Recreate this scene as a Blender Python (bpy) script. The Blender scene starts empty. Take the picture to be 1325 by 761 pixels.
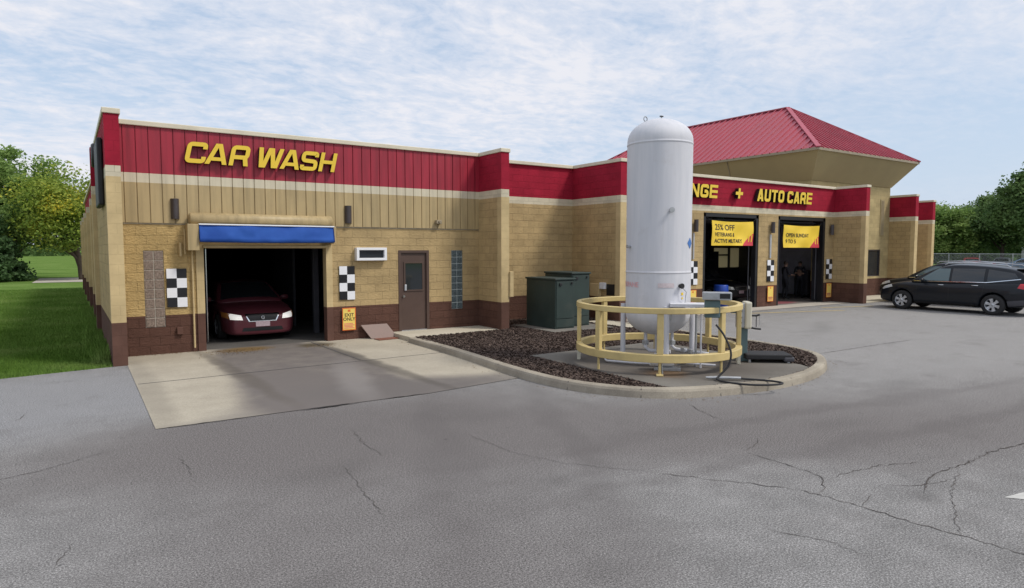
import bpy, bmesh, math, random
import numpy as np
from mathutils import Vector, Matrix
from mathutils.bvhtree import BVHTree
R = math.radians
scene = bpy.context.scene
COL = scene.collection
rnd = random.Random(7)

# ------------------------------------------------------------------ materials
def new_mat(name):
    m = bpy.data.materials.new(name); m.use_nodes = True
    nt = m.node_tree; nt.nodes.clear()
    out = nt.nodes.new('ShaderNodeOutputMaterial'); b = nt.nodes.new('ShaderNodeBsdfPrincipled')
    nt.links.new(b.outputs[0], out.inputs[0])
    return m, nt, b

def N(nt, t, **kw):
    n = nt.nodes.new(t)
    for k, v in kw.items():
        if k in n.inputs.keys() if isinstance(k, str) else False: n.inputs[k].default_value = v
        else: setattr(n, k, v)
    return n

def noise(nt, vec, scale, detail=4, rough=.55):
    n = nt.nodes.new('ShaderNodeTexNoise'); n.inputs['Scale'].default_value = scale
    n.inputs['Detail'].default_value = detail; n.inputs['Roughness'].default_value = rough
    if vec is not None: nt.links.new(vec, n.inputs['Vector'])
    return n

def ramp(nt, src, stops):
    r = nt.nodes.new('ShaderNodeValToRGB'); e = r.color_ramp.elements
    while len(e) < len(stops): e.new(.5)
    for i, (p, c) in enumerate(stops):
        e[i].position = p; e[i].color = (c[0], c[1], c[2], 1) if not isinstance(c, (int, float)) else (c, c, c, 1)
    nt.links.new(src, r.inputs[0]); return r

def mixc(nt, fac, a, b, mode='MIX'):
    m = nt.nodes.new('ShaderNodeMix'); m.data_type = 'RGBA'; m.blend_type = mode
    for s, i in ((fac, 0), (a, 6), (b, 7)):
        if isinstance(s, (int, float)): m.inputs[i].default_value = s
        elif isinstance(s, (tuple, list)): m.inputs[i].default_value = (s[0], s[1], s[2], 1)
        else: nt.links.new(s, m.inputs[i])
    return m.outputs[2]

def mth(nt, op, a, b=None, c=None, clamp=False):
    m = nt.nodes.new('ShaderNodeMath'); m.operation = op; m.use_clamp = clamp
    for i, s in enumerate((a, b, c)):
        if s is None: continue
        if isinstance(s, (int, float)): m.inputs[i].default_value = s
        else: nt.links.new(s, m.inputs[i])
    return m.outputs[0]

def bump(nt, b, height, strength, dist):
    n = nt.nodes.new('ShaderNodeBump'); n.inputs['Strength'].default_value = strength; n.inputs['Distance'].default_value = dist
    nt.links.new(height, n.inputs['Height']); nt.links.new(n.outputs[0], b.inputs['Normal']); return n

def paint(name, col, rough=.55, var=.12, scale=3, metal=0, coat=0, bmp=0, spec=.5, dirt=0, streak=0):
    """painted or plain surface with faint mottling (and dirt if asked)"""
    m, nt, b = new_mat(name)
    tc = nt.nodes.new('ShaderNodeTexCoord')
    n = noise(nt, tc.outputs['Object'], scale, 6)
    r = ramp(nt, n.outputs['Fac'], [(.3, [c * (1 - var) for c in col]), (.7, [min(1, c * (1 + var)) for c in col])])
    c = r.outputs[0]
    if dirt:
        n2 = noise(nt, tc.outputs['Object'], 1.3, 8, .7)
        f = ramp(nt, n2.outputs['Fac'], [(.5, 0), (.75, dirt)])
        c = mixc(nt, f.outputs[0], c, (.12, .10, .08))
    if streak:
        sm = nt.nodes.new('ShaderNodeMapping'); sm.inputs['Scale'].default_value = (9, 9, .5); nt.links.new(tc.outputs['Object'], sm.inputs[0])
        c = mixc(nt, 1, c, ramp(nt, noise(nt, sm.outputs[0], 1, 5, .6).outputs['Fac'], [(.3, 1 - streak), (.6, 1 + streak * .3)]).outputs[0], 'MULTIPLY')
    nt.links.new(c, b.inputs['Base Color'])
    b.inputs['Roughness'].default_value = rough; b.inputs['Metallic'].default_value = metal
    b.inputs['Coat Weight'].default_value = coat; b.inputs['Specular IOR Level'].default_value = spec
    rr = mth(nt, 'MULTIPLY_ADD', n.outputs['Fac'], .2, rough - .1, clamp=True); nt.links.new(rr, b.inputs['Roughness'])
    if bmp:
        n3 = noise(nt, tc.outputs['Object'], scale * 12, 4); bump(nt, b, n3.outputs['Fac'], bmp, .01)
    return m

def block(name, col, rough_amt=.5, mortar=.75, face=.02, bw=.4, var=.08):
    """painted masonry: block courses 0.2 m high, split-face relief"""
    m, nt, b = new_mat(name)
    uv = nt.nodes.new('ShaderNodeUVMap'); uv.uv_map = 'UVMap'
    br = nt.nodes.new('ShaderNodeTexBrick'); nt.links.new(uv.outputs[0], br.inputs['Vector'])
    br.inputs['Scale'].default_value = 1; br.inputs['Brick Width'].default_value = bw; br.inputs['Row Height'].default_value = .2
    br.inputs['Mortar Size'].default_value = .007; br.inputs['Mortar Smooth'].default_value = .4; br.inputs['Bias'].default_value = 0
    br.offset = .5
    br.inputs['Color1'].default_value = (*[c * (1 - var) for c in col], 1); br.inputs['Color2'].default_value = (*[c * (1 + var) for c in col], 1)
    br.inputs['Mortar'].default_value = (*[c * mortar for c in col], 1)
    big = noise(nt, uv.outputs[0], 1.6, 5, .6)
    st = nt.nodes.new('ShaderNodeMapping'); st.inputs['Scale'].default_value = (1, 1.9, 1); nt.links.new(uv.outputs[0], st.inputs[0])
    fine = noise(nt, st.outputs[0], 13, 8, .68)
    f1 = ramp(nt, big.outputs['Fac'], [(.3, .80), (.7, 1.12)])
    f2 = ramp(nt, fine.outputs['Fac'], [(.3, .89), (.7, 1.08)])
    c = mixc(nt, 1, br.outputs['Color'], f1.outputs[0], 'MULTIPLY'); c = mixc(nt, rough_amt, c, mixc(nt, 1, c, f2.outputs[0], 'MULTIPLY'))
    nt.links.new(c, b.inputs['Base Color']); b.inputs['Roughness'].default_value = .8; b.inputs['Specular IOR Level'].default_value = .15
    h = mth(nt, 'MULTIPLY', br.outputs['Fac'], -.55)
    h = mth(nt, 'ADD', h, mth(nt, 'MULTIPLY', fine.outputs['Fac'], rough_amt * 2))
    bump(nt, b, h, 1, face * .65); return m

M = {}
TAN = (.47, .345, .175); BRN = (.118, .060, .044); RED = (.34, .016, .038); CRM = (.62, .56, .42)
M['tan'] = block('tan_split_face_block', TAN, .8, .84, .02, var=.05)
M['gold'] = block('gold_rough_block', (.54, .385, .17), 1, .88, .03, var=.04)
M['tan_s'] = block('tan_smooth_block', (.57, .44, .235), .2, .94, .004, .4, .02)
M['brn'] = block('brown_split_face_block', BRN, .9, .8, .018, var=.08)
M['brn_s'] = block('brown_smooth_block', (.125, .066, .05), .2, .93, .004, var=.03)
M['red'] = block('red_block', RED, .7, .85, .015, var=.05)
M['red_s'] = block('red_smooth_block', RED, .2, .92, .004, var=.03)
M['crm'] = block('cream_block', CRM, .3, .85, .008)
M['twr'] = block('olive_tan_block', (.44, .35, .18), .3, .85, .008)
M['twr_p'] = paint('olive_tan_stucco', (.39, .31, .165), .8, .05, 1.2)
M['pan_tan'] = paint('tan_metal_panel', (.44, .335, .17), .5, .07, .9, dirt=.15, streak=.22)
M['pan_crm'] = paint('cream_metal_panel', CRM, .5, .05, .9, dirt=.15, streak=.15)
M['pan_red'] = paint('red_metal_panel', (.33, .018, .038), .45, .08, .9, streak=.3)
M['coping'] = paint('cream_coping', (.66, .60, .46), .5, .08, 1.5, dirt=.25)
M['roof_red'] = paint('red_roof_metal', (.42, .075, .105), .42, .08, .7, dirt=.12)
M['trim'] = paint('grey_tan_trim', (.30, .25, .17), .5)
M['brown'] = paint('brown_door_paint', (.085, .052, .04), .5, .08)
M['bronze'] = paint('bronze_lamp_metal', (.055, .045, .045), .4, .1)
M['black'] = paint('black_plastic', (.012, .012, .013), .5, .2)
M['rubber'] = paint('black_rubber', (.018, .018, .02), .7, .2)
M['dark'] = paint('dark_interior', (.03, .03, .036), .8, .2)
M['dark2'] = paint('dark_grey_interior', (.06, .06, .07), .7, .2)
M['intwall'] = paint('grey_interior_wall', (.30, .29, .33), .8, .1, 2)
M['blue'] = None
M['white'] = paint('white_paint', (.78, .79, .80), .45, .03, 2)
M['sign_white'] = paint('sign_white', (.82, .83, .86), .4, .02)
M['sign_black'] = paint('sign_black', (.01, .01, .012), .4, .1)
M['yellow'] = paint('letter_yellow', (.80, .56, .045), .35, .04)
M['return'] = paint('letter_return_black', (.012, .010, .010), .5)
M['banner'] = paint('banner_yellow', (.86, .60, .05), .55, .05, 2)
M['banner_red'] = paint('banner_red', (.62, .05, .07), .55, .05)
M['banner_ink'] = paint('banner_ink', (.03, .022, .02), .6)
M['sgn_orange'] = paint('sign_border_orange', (.72, .16, .03), .5)
M['sgn_yel'] = paint('sign_yellow', (.84, .62, .14), .5, .05)
M['sgn_pink'] = paint('sign_pink_text', (.72, .17, .16), .5)
M['rail'] = paint('cream_yellow_rail_paint', (.63, .49, .21), .45, .07, 3, dirt=.35)
M['galv'] = paint('galvanised_steel', (.42, .43, .44), .45, .15, 8, metal=.6)
M['alu'] = paint('aluminium', (.55, .57, .60), .35, .1, metal=.5)
M['chrome'] = paint('chrome', (.75, .76, .78), .15, .02, metal=1)
M['green'] = paint('transformer_green', (.024, .042, .036), .6, .15, 2, dirt=.3)
M['teal'] = paint('teal_grey_column', (.10, .16, .17), .5, .1)
M['boxwhite'] = paint('off_white_box', (.60, .57, .46), .5, .05)
M['tyre'] = paint('tyre_rubber', (.02, .02, .021), .8, .2)
M['litter'] = paint('dead_leaves', (.16, .10, .045), .9, .3, 15)
M['worn_paint'] = paint('worn_road_paint', (.50, .49, .46), .8, .2, 9, spec=.1)
M['crack'] = paint('crack_dirt', (.10, .09, .085), .95, .3, 2, spec=0)
M['wood'] = paint('bark', (.075, .055, .04), .9, .3, 6, bmp=.6)
M['pinkink'] = paint('faded_red_stencil', (.72, .42, .44), .6, .1, 12)
M['faded'] = paint('faded_label', (.60, .52, .54), .6, .15, 20)
M['diamond'] = paint('blue_placard', (.05, .16, .45), .4)
M['bluedrum'] = paint('blue_drum', (.02, .07, .40), .4)
M['plate'] = paint('brown_grey_plate', (.22, .15, .125), .6, .12, 5)
M['mat'] = paint('red_brown_mat', (.21, .085, .055), .9, .15, 8)

def glass_mat(name, col=(.02, .025, .03), rough=.06, spec=.7):
    m, nt, b = new_mat(name)
    b.inputs['Base Color'].default_value = (*col, 1); b.inputs['Roughness'].default_value = rough
    b.inputs['Specular IOR Level'].default_value = spec; return m
M['intwall2'] = paint('pale_grey_partition', (.72, .70, .78), .8, .08, 2)
M['glass'] = glass_mat('dark_glass')
M['carglass'] = glass_mat('tinted_car_glass', (.018, .022, .026), .04, .8)
M['carglass2'] = glass_mat('clear_car_glass', (.09, .14, .15), .05, .8)

def carpaint(name, col):
    m, nt, b = new_mat(name)
    tc = nt.nodes.new('ShaderNodeTexCoord'); n = noise(nt, tc.outputs['Object'], 400, 1)
    r = ramp(nt, n.outputs['Fac'], [(.4, col), (.75, [c * 1.5 + .004 for c in col])]); nt.links.new(r.outputs[0], b.inputs['Base Color'])
    b.inputs['Roughness'].default_value = .4; b.inputs['Metallic'].default_value = .0; b.inputs['Specular IOR Level'].default_value = .3
    b.inputs['Coat Weight'].default_value = .3; b.inputs['Coat Roughness'].default_value = .05; return m

def emis(name, col, s):
    m, nt, b = new_mat(name); b.inputs['Base Color'].default_value = (*col, 1)
    b.inputs['Emission Color'].default_value = (*col, 1); b.inputs['Emission Strength'].default_value = s; return m

# blue awning fabric with soft creases
m, nt, b = new_mat('blue_awning_fabric'); M['blue'] = m
tc = nt.nodes.new('ShaderNodeTexCoord'); n = noise(nt, tc.outputs['Object'], 1.1, 3)
r = ramp(nt, n.outputs['Fac'], [(.3, (.014, .06, .29)), (.7, (.03, .11, .42))]); nt.links.new(r.outputs[0], b.inputs['Base Color'])
b.inputs['Roughness'].default_value = .75; b.inputs['Specular IOR Level'].default_value = .25; bump(nt, b, noise(nt, tc.outputs['Object'], 1.6, 2).outputs['Fac'], .8, .12)

# white tank paint with soft rust streaks / grime
m, nt, b = new_mat('white_tank_paint'); M['tank'] = m
tc = nt.nodes.new('ShaderNodeTexCoord'); mp = nt.nodes.new('ShaderNodeMapping'); mp.inputs['Scale'].default_value = (6, 6, .5)
nt.links.new(tc.outputs['Object'], mp.inputs[0]); n = noise(nt, mp.outputs[0], 1.2, 6, .6)
r = ramp(nt, n.outputs['Fac'], [(.35, (.58, .59, .63)), (.62, (.65, .65, .685)), (.8, (.56, .55, .57))])
n2 = noise(nt, tc.outputs['Object'], 2.5, 8, .7); f = ramp(nt, n2.outputs['Fac'], [(.58, 0), (.8, .35)])
nt.links.new(mixc(nt, f.outputs[0], r.outputs[0], (.42, .38, .35)), b.inputs['Base Color']); b.inputs['Roughness'].default_value = .6; b.inputs['Specular IOR Level'].default_value = .3
bump(nt, b, noise(nt, tc.outputs['Object'], 1.5, 2).outputs['Fac'], .15, .02)

# glass block: wavy cast glass, with grey mortar grid modelled
def gblock(name, c1, c2, rough):
    m, nt, b = new_mat(name); tc = nt.nodes.new('ShaderNodeTexCoord')
    n = noise(nt, tc.outputs['Object'], 28, 5, .7); r = ramp(nt, n.outputs['Fac'], [(.35, c1), (.65, c2)])
    nt.links.new(r.outputs[0], b.inputs['Base Color']); b.inputs['Roughness'].default_value = rough
    bump(nt, b, n.outputs['Fac'], .8, .01); return m
M['gb_brown'] = gblock('brownish_glass_block', (.12, .085, .065), (.32, .25, .20), .3)
M['gb_dark'] = gblock('dark_glass_block', (.02, .03, .035), (.13, .17, .18), .12)
M['gb_mortar'] = paint('glass_block_mortar', (.42, .38, .32), .8)
M['gb_mortar2'] = paint('pale_glass_block_mortar', (.50, .56, .55), .8)

# ground materials (world coordinates = object coordinates, origins at 0)
def zone(nt, P, cx, cy, rx, ry, ang, soft):
    """soft elliptical area in ground metres: 1 inside, 0 outside"""
    mp = nt.nodes.new('ShaderNodeMapping'); mp.vector_type = 'TEXTURE'
    mp.inputs['Location'].default_value = (cx, cy, 0); mp.inputs['Rotation'].default_value = (0, 0, R(ang)); mp.inputs['Scale'].default_value = (rx, ry, 1)
    nt.links.new(P, mp.inputs[0]); sx = nt.nodes.new('ShaderNodeSeparateXYZ'); nt.links.new(mp.outputs[0], sx.inputs[0])
    d = mth(nt, 'SQRT', mth(nt, 'ADD', mth(nt, 'POWER', mth(nt, 'ABSOLUTE', sx.outputs[0]), 2), mth(nt, 'POWER', mth(nt, 'ABSOLUTE', sx.outputs[1]), 2)))
    mr = nt.nodes.new('ShaderNodeMapRange'); mr.interpolation_type = 'SMOOTHSTEP'
    mr.inputs['From Min'].default_value = 1 + soft; mr.inputs['From Max'].default_value = 1 - soft
    nt.links.new(d, mr.inputs['Value']); return mr.outputs[0]

def wobble(nt, P, amt, scale=.6):
    n = noise(nt, P, scale, 4); v = nt.nodes.new('ShaderNodeVectorMath'); v.operation = 'SUBTRACT'; v.inputs[1].default_value = (.5, .5, .5)
    nt.links.new(n.outputs['Color'], v.inputs[0]); s = nt.nodes.new('ShaderNodeVectorMath'); s.operation = 'SCALE'; s.inputs['Scale'].default_value = amt
    nt.links.new(v.outputs[0], s.inputs[0]); a = nt.nodes.new('ShaderNodeVectorMath'); nt.links.new(P, a.inputs[0]); nt.links.new(s.outputs[0], a.inputs[1]); return a.outputs[0]

m, nt, b = new_mat('weathered_asphalt'); M['asphalt'] = m
tc = nt.nodes.new('ShaderNodeTexCoord'); P = tc.outputs['Object']; PW = wobble(nt, P, 1.2)
grain = noise(nt, P, 85, 3, .85); g2 = noise(nt, P, 34, 4, .7); big = noise(nt, P, .35, 5, .6); mid = noise(nt, P, 2.2, 6, .65)
base = ramp(nt, big.outputs['Fac'], [(.3, (.222, .216, .211)), (.7, (.268, .261, .254))]).outputs[0]
base = mixc(nt, 1, base, ramp(nt, mid.outputs['Fac'], [(.3, .82), (.7, 1.14)]).outputs[0], 'MULTIPLY')
worn = (.168, .155, .150)
z1 = zone(nt, PW, 6.2, 6.0, 6.5, 1.5, -28, .55)      # travelled band in front of the island
z2 = zone(nt, PW, 2.6, 8.2, 3.2, 1.5, 5, .6)         # foot of the apron
z3 = zone(nt, PW, 13.5, 3.6, 6.5, 1.6, -8, .6)
z4 = zone(nt, PW, 2.1, 5.2, 1.9, 4.6, -14, .6)
for z, k in ((z1, .9), (z2, .9), (z3, .75), (z4, .7)):
    base = mixc(nt, mth(nt, 'MULTIPLY', z, k), base, worn)
pale = zone(nt, PW, -1.6, 12.2, 4.2, 2.4, 0, .4)
base = mixc(nt, mth(nt, 'MULTIPLY', pale, .8), base, (.262, .262, .267))
pale2 = zone(nt, PW, 24, 8, 14, 6.5, 0, .4)
base = mixc(nt, mth(nt, 'MULTIPLY', pale2, .7), base, (.31, .30, .29))
base = mixc(nt, 1, base, ramp(nt, grain.outputs['Fac'], [(.34, .34), (.5, .94), (.66, 1.8)]).outputs[0], 'MULTIPLY')
base = mixc(nt, 1, base, ramp(nt, g2.outputs['Fac'], [(.3, .85), (.7, 1.15)]).outputs[0], 'MULTIPLY')
g3 = noise(nt, P, 55, 2, .5); base = mixc(nt, 1, base, ramp(nt, g3.outputs['Fac'], [(.38, .8), (.62, 1.22)]).outputs[0], 'MULTIPLY')
st_ = noise(nt, P, .9, 7, .75); base = mixc(nt, ramp(nt, st_.outputs['Fac'], [(.54, 0), (.66, .3)]).outputs[0], base, (.145, .135, .13))
for cx_, cy_, rx_, ry_, an_, k_ in ((2.2, 6.7, .5, .25, 20, .5), (3.9, 5.1, .22, .16, 0, .6), (4.6, 7.9, .8, .35, -25, .4), (1.2, 4.4, .3, .2, 10, .5), (8.4, 4.6, .35, .2, 0, .45), (11.5, 5.4, .7, .3, 12, .4), (18.5, 11, 1.6, .3, 30, .5), (3.1, 3.6, .18, .14, 0, .6), (6.6, 2.9, .22, .14, 30, .5)):
    base = mixc(nt, mth(nt, 'MULTIPLY', zone(nt, PW, cx_, cy_, rx_, ry_, an_, .8), k_ * .42), base, (.085, .08, .078))
for cx_, cy_, rx_, ry_, an_ in ((3.4, 6.5, .22, 3.2, -24), (5.0, 6.2, .22, 3.4, -30), (9, 5.2, 5, .16, -8), (9.4, 4.0, 5.5, .16, -6)):
    base = mixc(nt, mth(nt, 'MULTIPLY', zone(nt, PW, cx_, cy_, rx_, ry_, an_, .7), .3), base, (.12, .11, .108))
spots = noise(nt, P, 5.5, 2); base = mixc(nt, ramp(nt, spots.outputs['Fac'], [(.74, 0), (.78, .5)]).outputs[0], base, (.06, .06, .062))
nt.links.new(base, b.inputs['Base Color']); b.inputs['Roughness'].default_value = .9; b.inputs['Specular IOR Level'].default_value = 0
bump(nt, b, mth(nt, 'ADD', grain.outputs['Fac'], mth(nt, 'MULTIPLY', mid.outputs['Fac'], 1.5)), .6, .006)

def concrete(name, c1, c2, stains=(), tint=(.12, .105, .095), wob=.5):
    m, nt, b = new_mat(name); tc = nt.nodes.new('ShaderNodeTexCoord'); P = tc.outputs['Object']; PW = wobble(nt, P, wob, 1.2)
    n1 = noise(nt, P, .9, 7, .65); n2 = noise(nt, P, 60, 3, .7)
    c = ramp(nt, n1.outputs['Fac'], [(.3, c1), (.7, c2)]).outputs[0]
    c = mixc(nt, 1, c, ramp(nt, n2.outputs['Fac'], [(.3, .82), (.7, 1.14)]).outputs[0], 'MULTIPLY')
    for s in stains:
        z = zone(nt, PW, *s[:6]); br = noise(nt, P, 2.5, 6, .7)
        f = mth(nt, 'MULTIPLY', z, mth(nt, 'MULTIPLY', ramp(nt, br.outputs['Fac'], [(.25, .8), (.6, 1)]).outputs[0], s[6]))
        c = mixc(nt, f, c, s[7] if len(s) > 7 else tint)
    nt.links.new(c, b.inputs['Base Color']); b.inputs['Roughness'].default_value = .88; b.inputs['Specular IOR Level'].default_value = 0
    bump(nt, b, n2.outputs['Fac'], .4, .004); return m
M['apron'] = concrete('driveway_concrete', (.37, .33, .265), (.47, .425, .34),
    [(2.6, 9.4, 2.0, .22, 0, .6, .5, (.22, .20, .18)), (6.2, 9.7, 1.8, .5, 8, .6, .8, (.20, .185, .17)), (1.0, 12.5, .2, 3.4, 0, .6, .4, (.2, .18, .15)), (3.72, 12.9, 1.36, 5.2, 0, .16, 1, (.165, .147, .137)), (3.05, 10.7, .95, 2.0, -6, .25, 1, (.17, .152, .142)), (3.6, 9.8, 1.7, .7, 4, .4, .85, (.17, .152, .143)), (4.6, 10.0, 1.7, .8, -12, .4, .9, (.16, .145, .137)), (4.15, 11.3, .28, 1.8, -14, .6, .6, (.27, .25, .235)),
     (3.3, 15.9, .5, .35, 0, .5, .9, (.20, .13, .055)), (4.9, 15.7, .4, .35, 0, .5, .9, (.10, .08, .05)), (2.5, 13.2, .16, 3.2, 3, .5, .6, (.12, .105, .09)), (5.05, 13.0, .16, 3.6, 2, .5, .7, (.10, .09, .08))], wob=.3)
M['pad'] = concrete('pad_concrete', (.15, .14, .125), (.23, .215, .19), [(9.4, 8.6, 1.9, 1.5, -40, .4, .7), (8.6, 8.0, .35, .35, 0, .6, .6, (.18, .10, .04))])
M['stoop'] = concrete('stoop_concrete', (.46, .42, .33), (.58, .53, .43))
M['curb'] = concrete('curb_concrete', (.24, .21, .17), (.44, .395, .32))
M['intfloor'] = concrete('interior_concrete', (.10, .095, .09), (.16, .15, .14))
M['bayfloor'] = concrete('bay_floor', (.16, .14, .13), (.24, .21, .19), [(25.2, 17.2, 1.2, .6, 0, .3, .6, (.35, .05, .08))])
M['path'] = concrete('path_concrete', (.42, .38, .33), (.50, .46, .40))

def turf(name, a, bb, cc, sc=.25):
    m, nt, b = new_mat(name); tc = nt.nodes.new('ShaderNodeTexCoord'); P = tc.outputs['Object']
    n1 = noise(nt, P, sc, 6, .6); n2 = noise(nt, P, 18, 4, .7)
    c = ramp(nt, n1.outputs['Fac'], [(.3, a), (.55, bb), (.75, cc)]).outputs[0]
    c = mixc(nt, 1, c, ramp(nt, n2.outputs['Fac'], [(.3, .6), (.7, 1.3)]).outputs[0], 'MULTIPLY')
    nt.links.new(c, b.inputs['Base Color']); b.inputs['Roughness'].default_value = .9; b.inputs['Specular IOR Level'].default_value = 0
    bump(nt, b, n2.outputs['Fac'], .8, .03); return m
M['lawn'] = turf('lawn_turf', (.09, .16, .035), (.14, .22, .055), (.20, .27, .09))
M['blade'] = turf('grass_blades', (.10, .19, .03), (.15, .25, .055), (.25, .33, .10), .5)
M['mulchbase'] = turf('mulch_bed', (.05, .035, .03), (.075, .05, .045), (.10, .07, .06), 3)

def chips(name, cols):
    m, nt, b = new_mat(name); tc = nt.nodes.new('ShaderNodeTexCoord')
    n = noise(nt, tc.outputs['Object'], 21, 2, .5)
    r = ramp(nt, n.outputs['Fac'], cols); r.color_ramp.interpolation = 'CONSTANT'
    nt.links.new(r.outputs[0], b.inputs['Base Color']); b.inputs['Roughness'].default_value = .9; return m
M['chips'] = chips('mulch_chips', [(0, (.04, .026, .02)), (.42, (.08, .052, .04)), (.5, (.058, .038, .029)), (.57, (.11, .075, .058)), (.66, (.17, .125, .10))])

def leafm(name, dark, lite, hi=None, sc=.8):
    m, nt, b = new_mat(name); tc = nt.nodes.new('ShaderNodeTexCoord')
    n = noise(nt, tc.outputs['Object'], sc, 3); n2 = noise(nt, tc.outputs['Object'], 9, 2)
    s = mth(nt, 'MULTIPLY_ADD', n2.outputs['Fac'], .5, mth(nt, 'MULTIPLY', n.outputs['Fac'], .5))
    st = [(.38, dark), (.56, lite)] + ([(.64, hi)] if hi else [])
    nt.links.new(ramp(nt, s, st).outputs[0], b.inputs['Base Color']); b.inputs['Roughness'].default_value = .6
    b.inputs['Specular IOR Level'].default_value = .25
    tr = nt.nodes.new('ShaderNodeBsdfTranslucent'); nt.links.new(ramp(nt, s, st).outputs[0], tr.inputs[0])
    mx = nt.nodes.new('ShaderNodeMixShader'); mx.inputs[0].default_value = .42
    out = [x for x in nt.nodes if x.type == 'OUTPUT_MATERIAL'][0]
    nt.links.new(b.outputs[0], mx.inputs[1]); nt.links.new(tr.outputs[0], mx.inputs[2]); nt.links.new(mx.outputs[0], out.inputs[0]); return m
M['leaf_a'] = leafm('leaves_mid_green', (.14, .24, .055), (.28, .40, .12), (.40, .50, .17))
M['leaf_y'] = leafm('leaves_yellow_green', (.15, .25, .045), (.36, .42, .07), (.82, .62, .06), .35)
M['leaf_d'] = leafm('leaves_blue_green', (.045, .09, .035), (.10, .18, .065))
M['leaf_b'] = leafm('leaves_deep_green', (.07, .135, .045), (.16, .25, .08), (.24, .33, .12))

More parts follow.
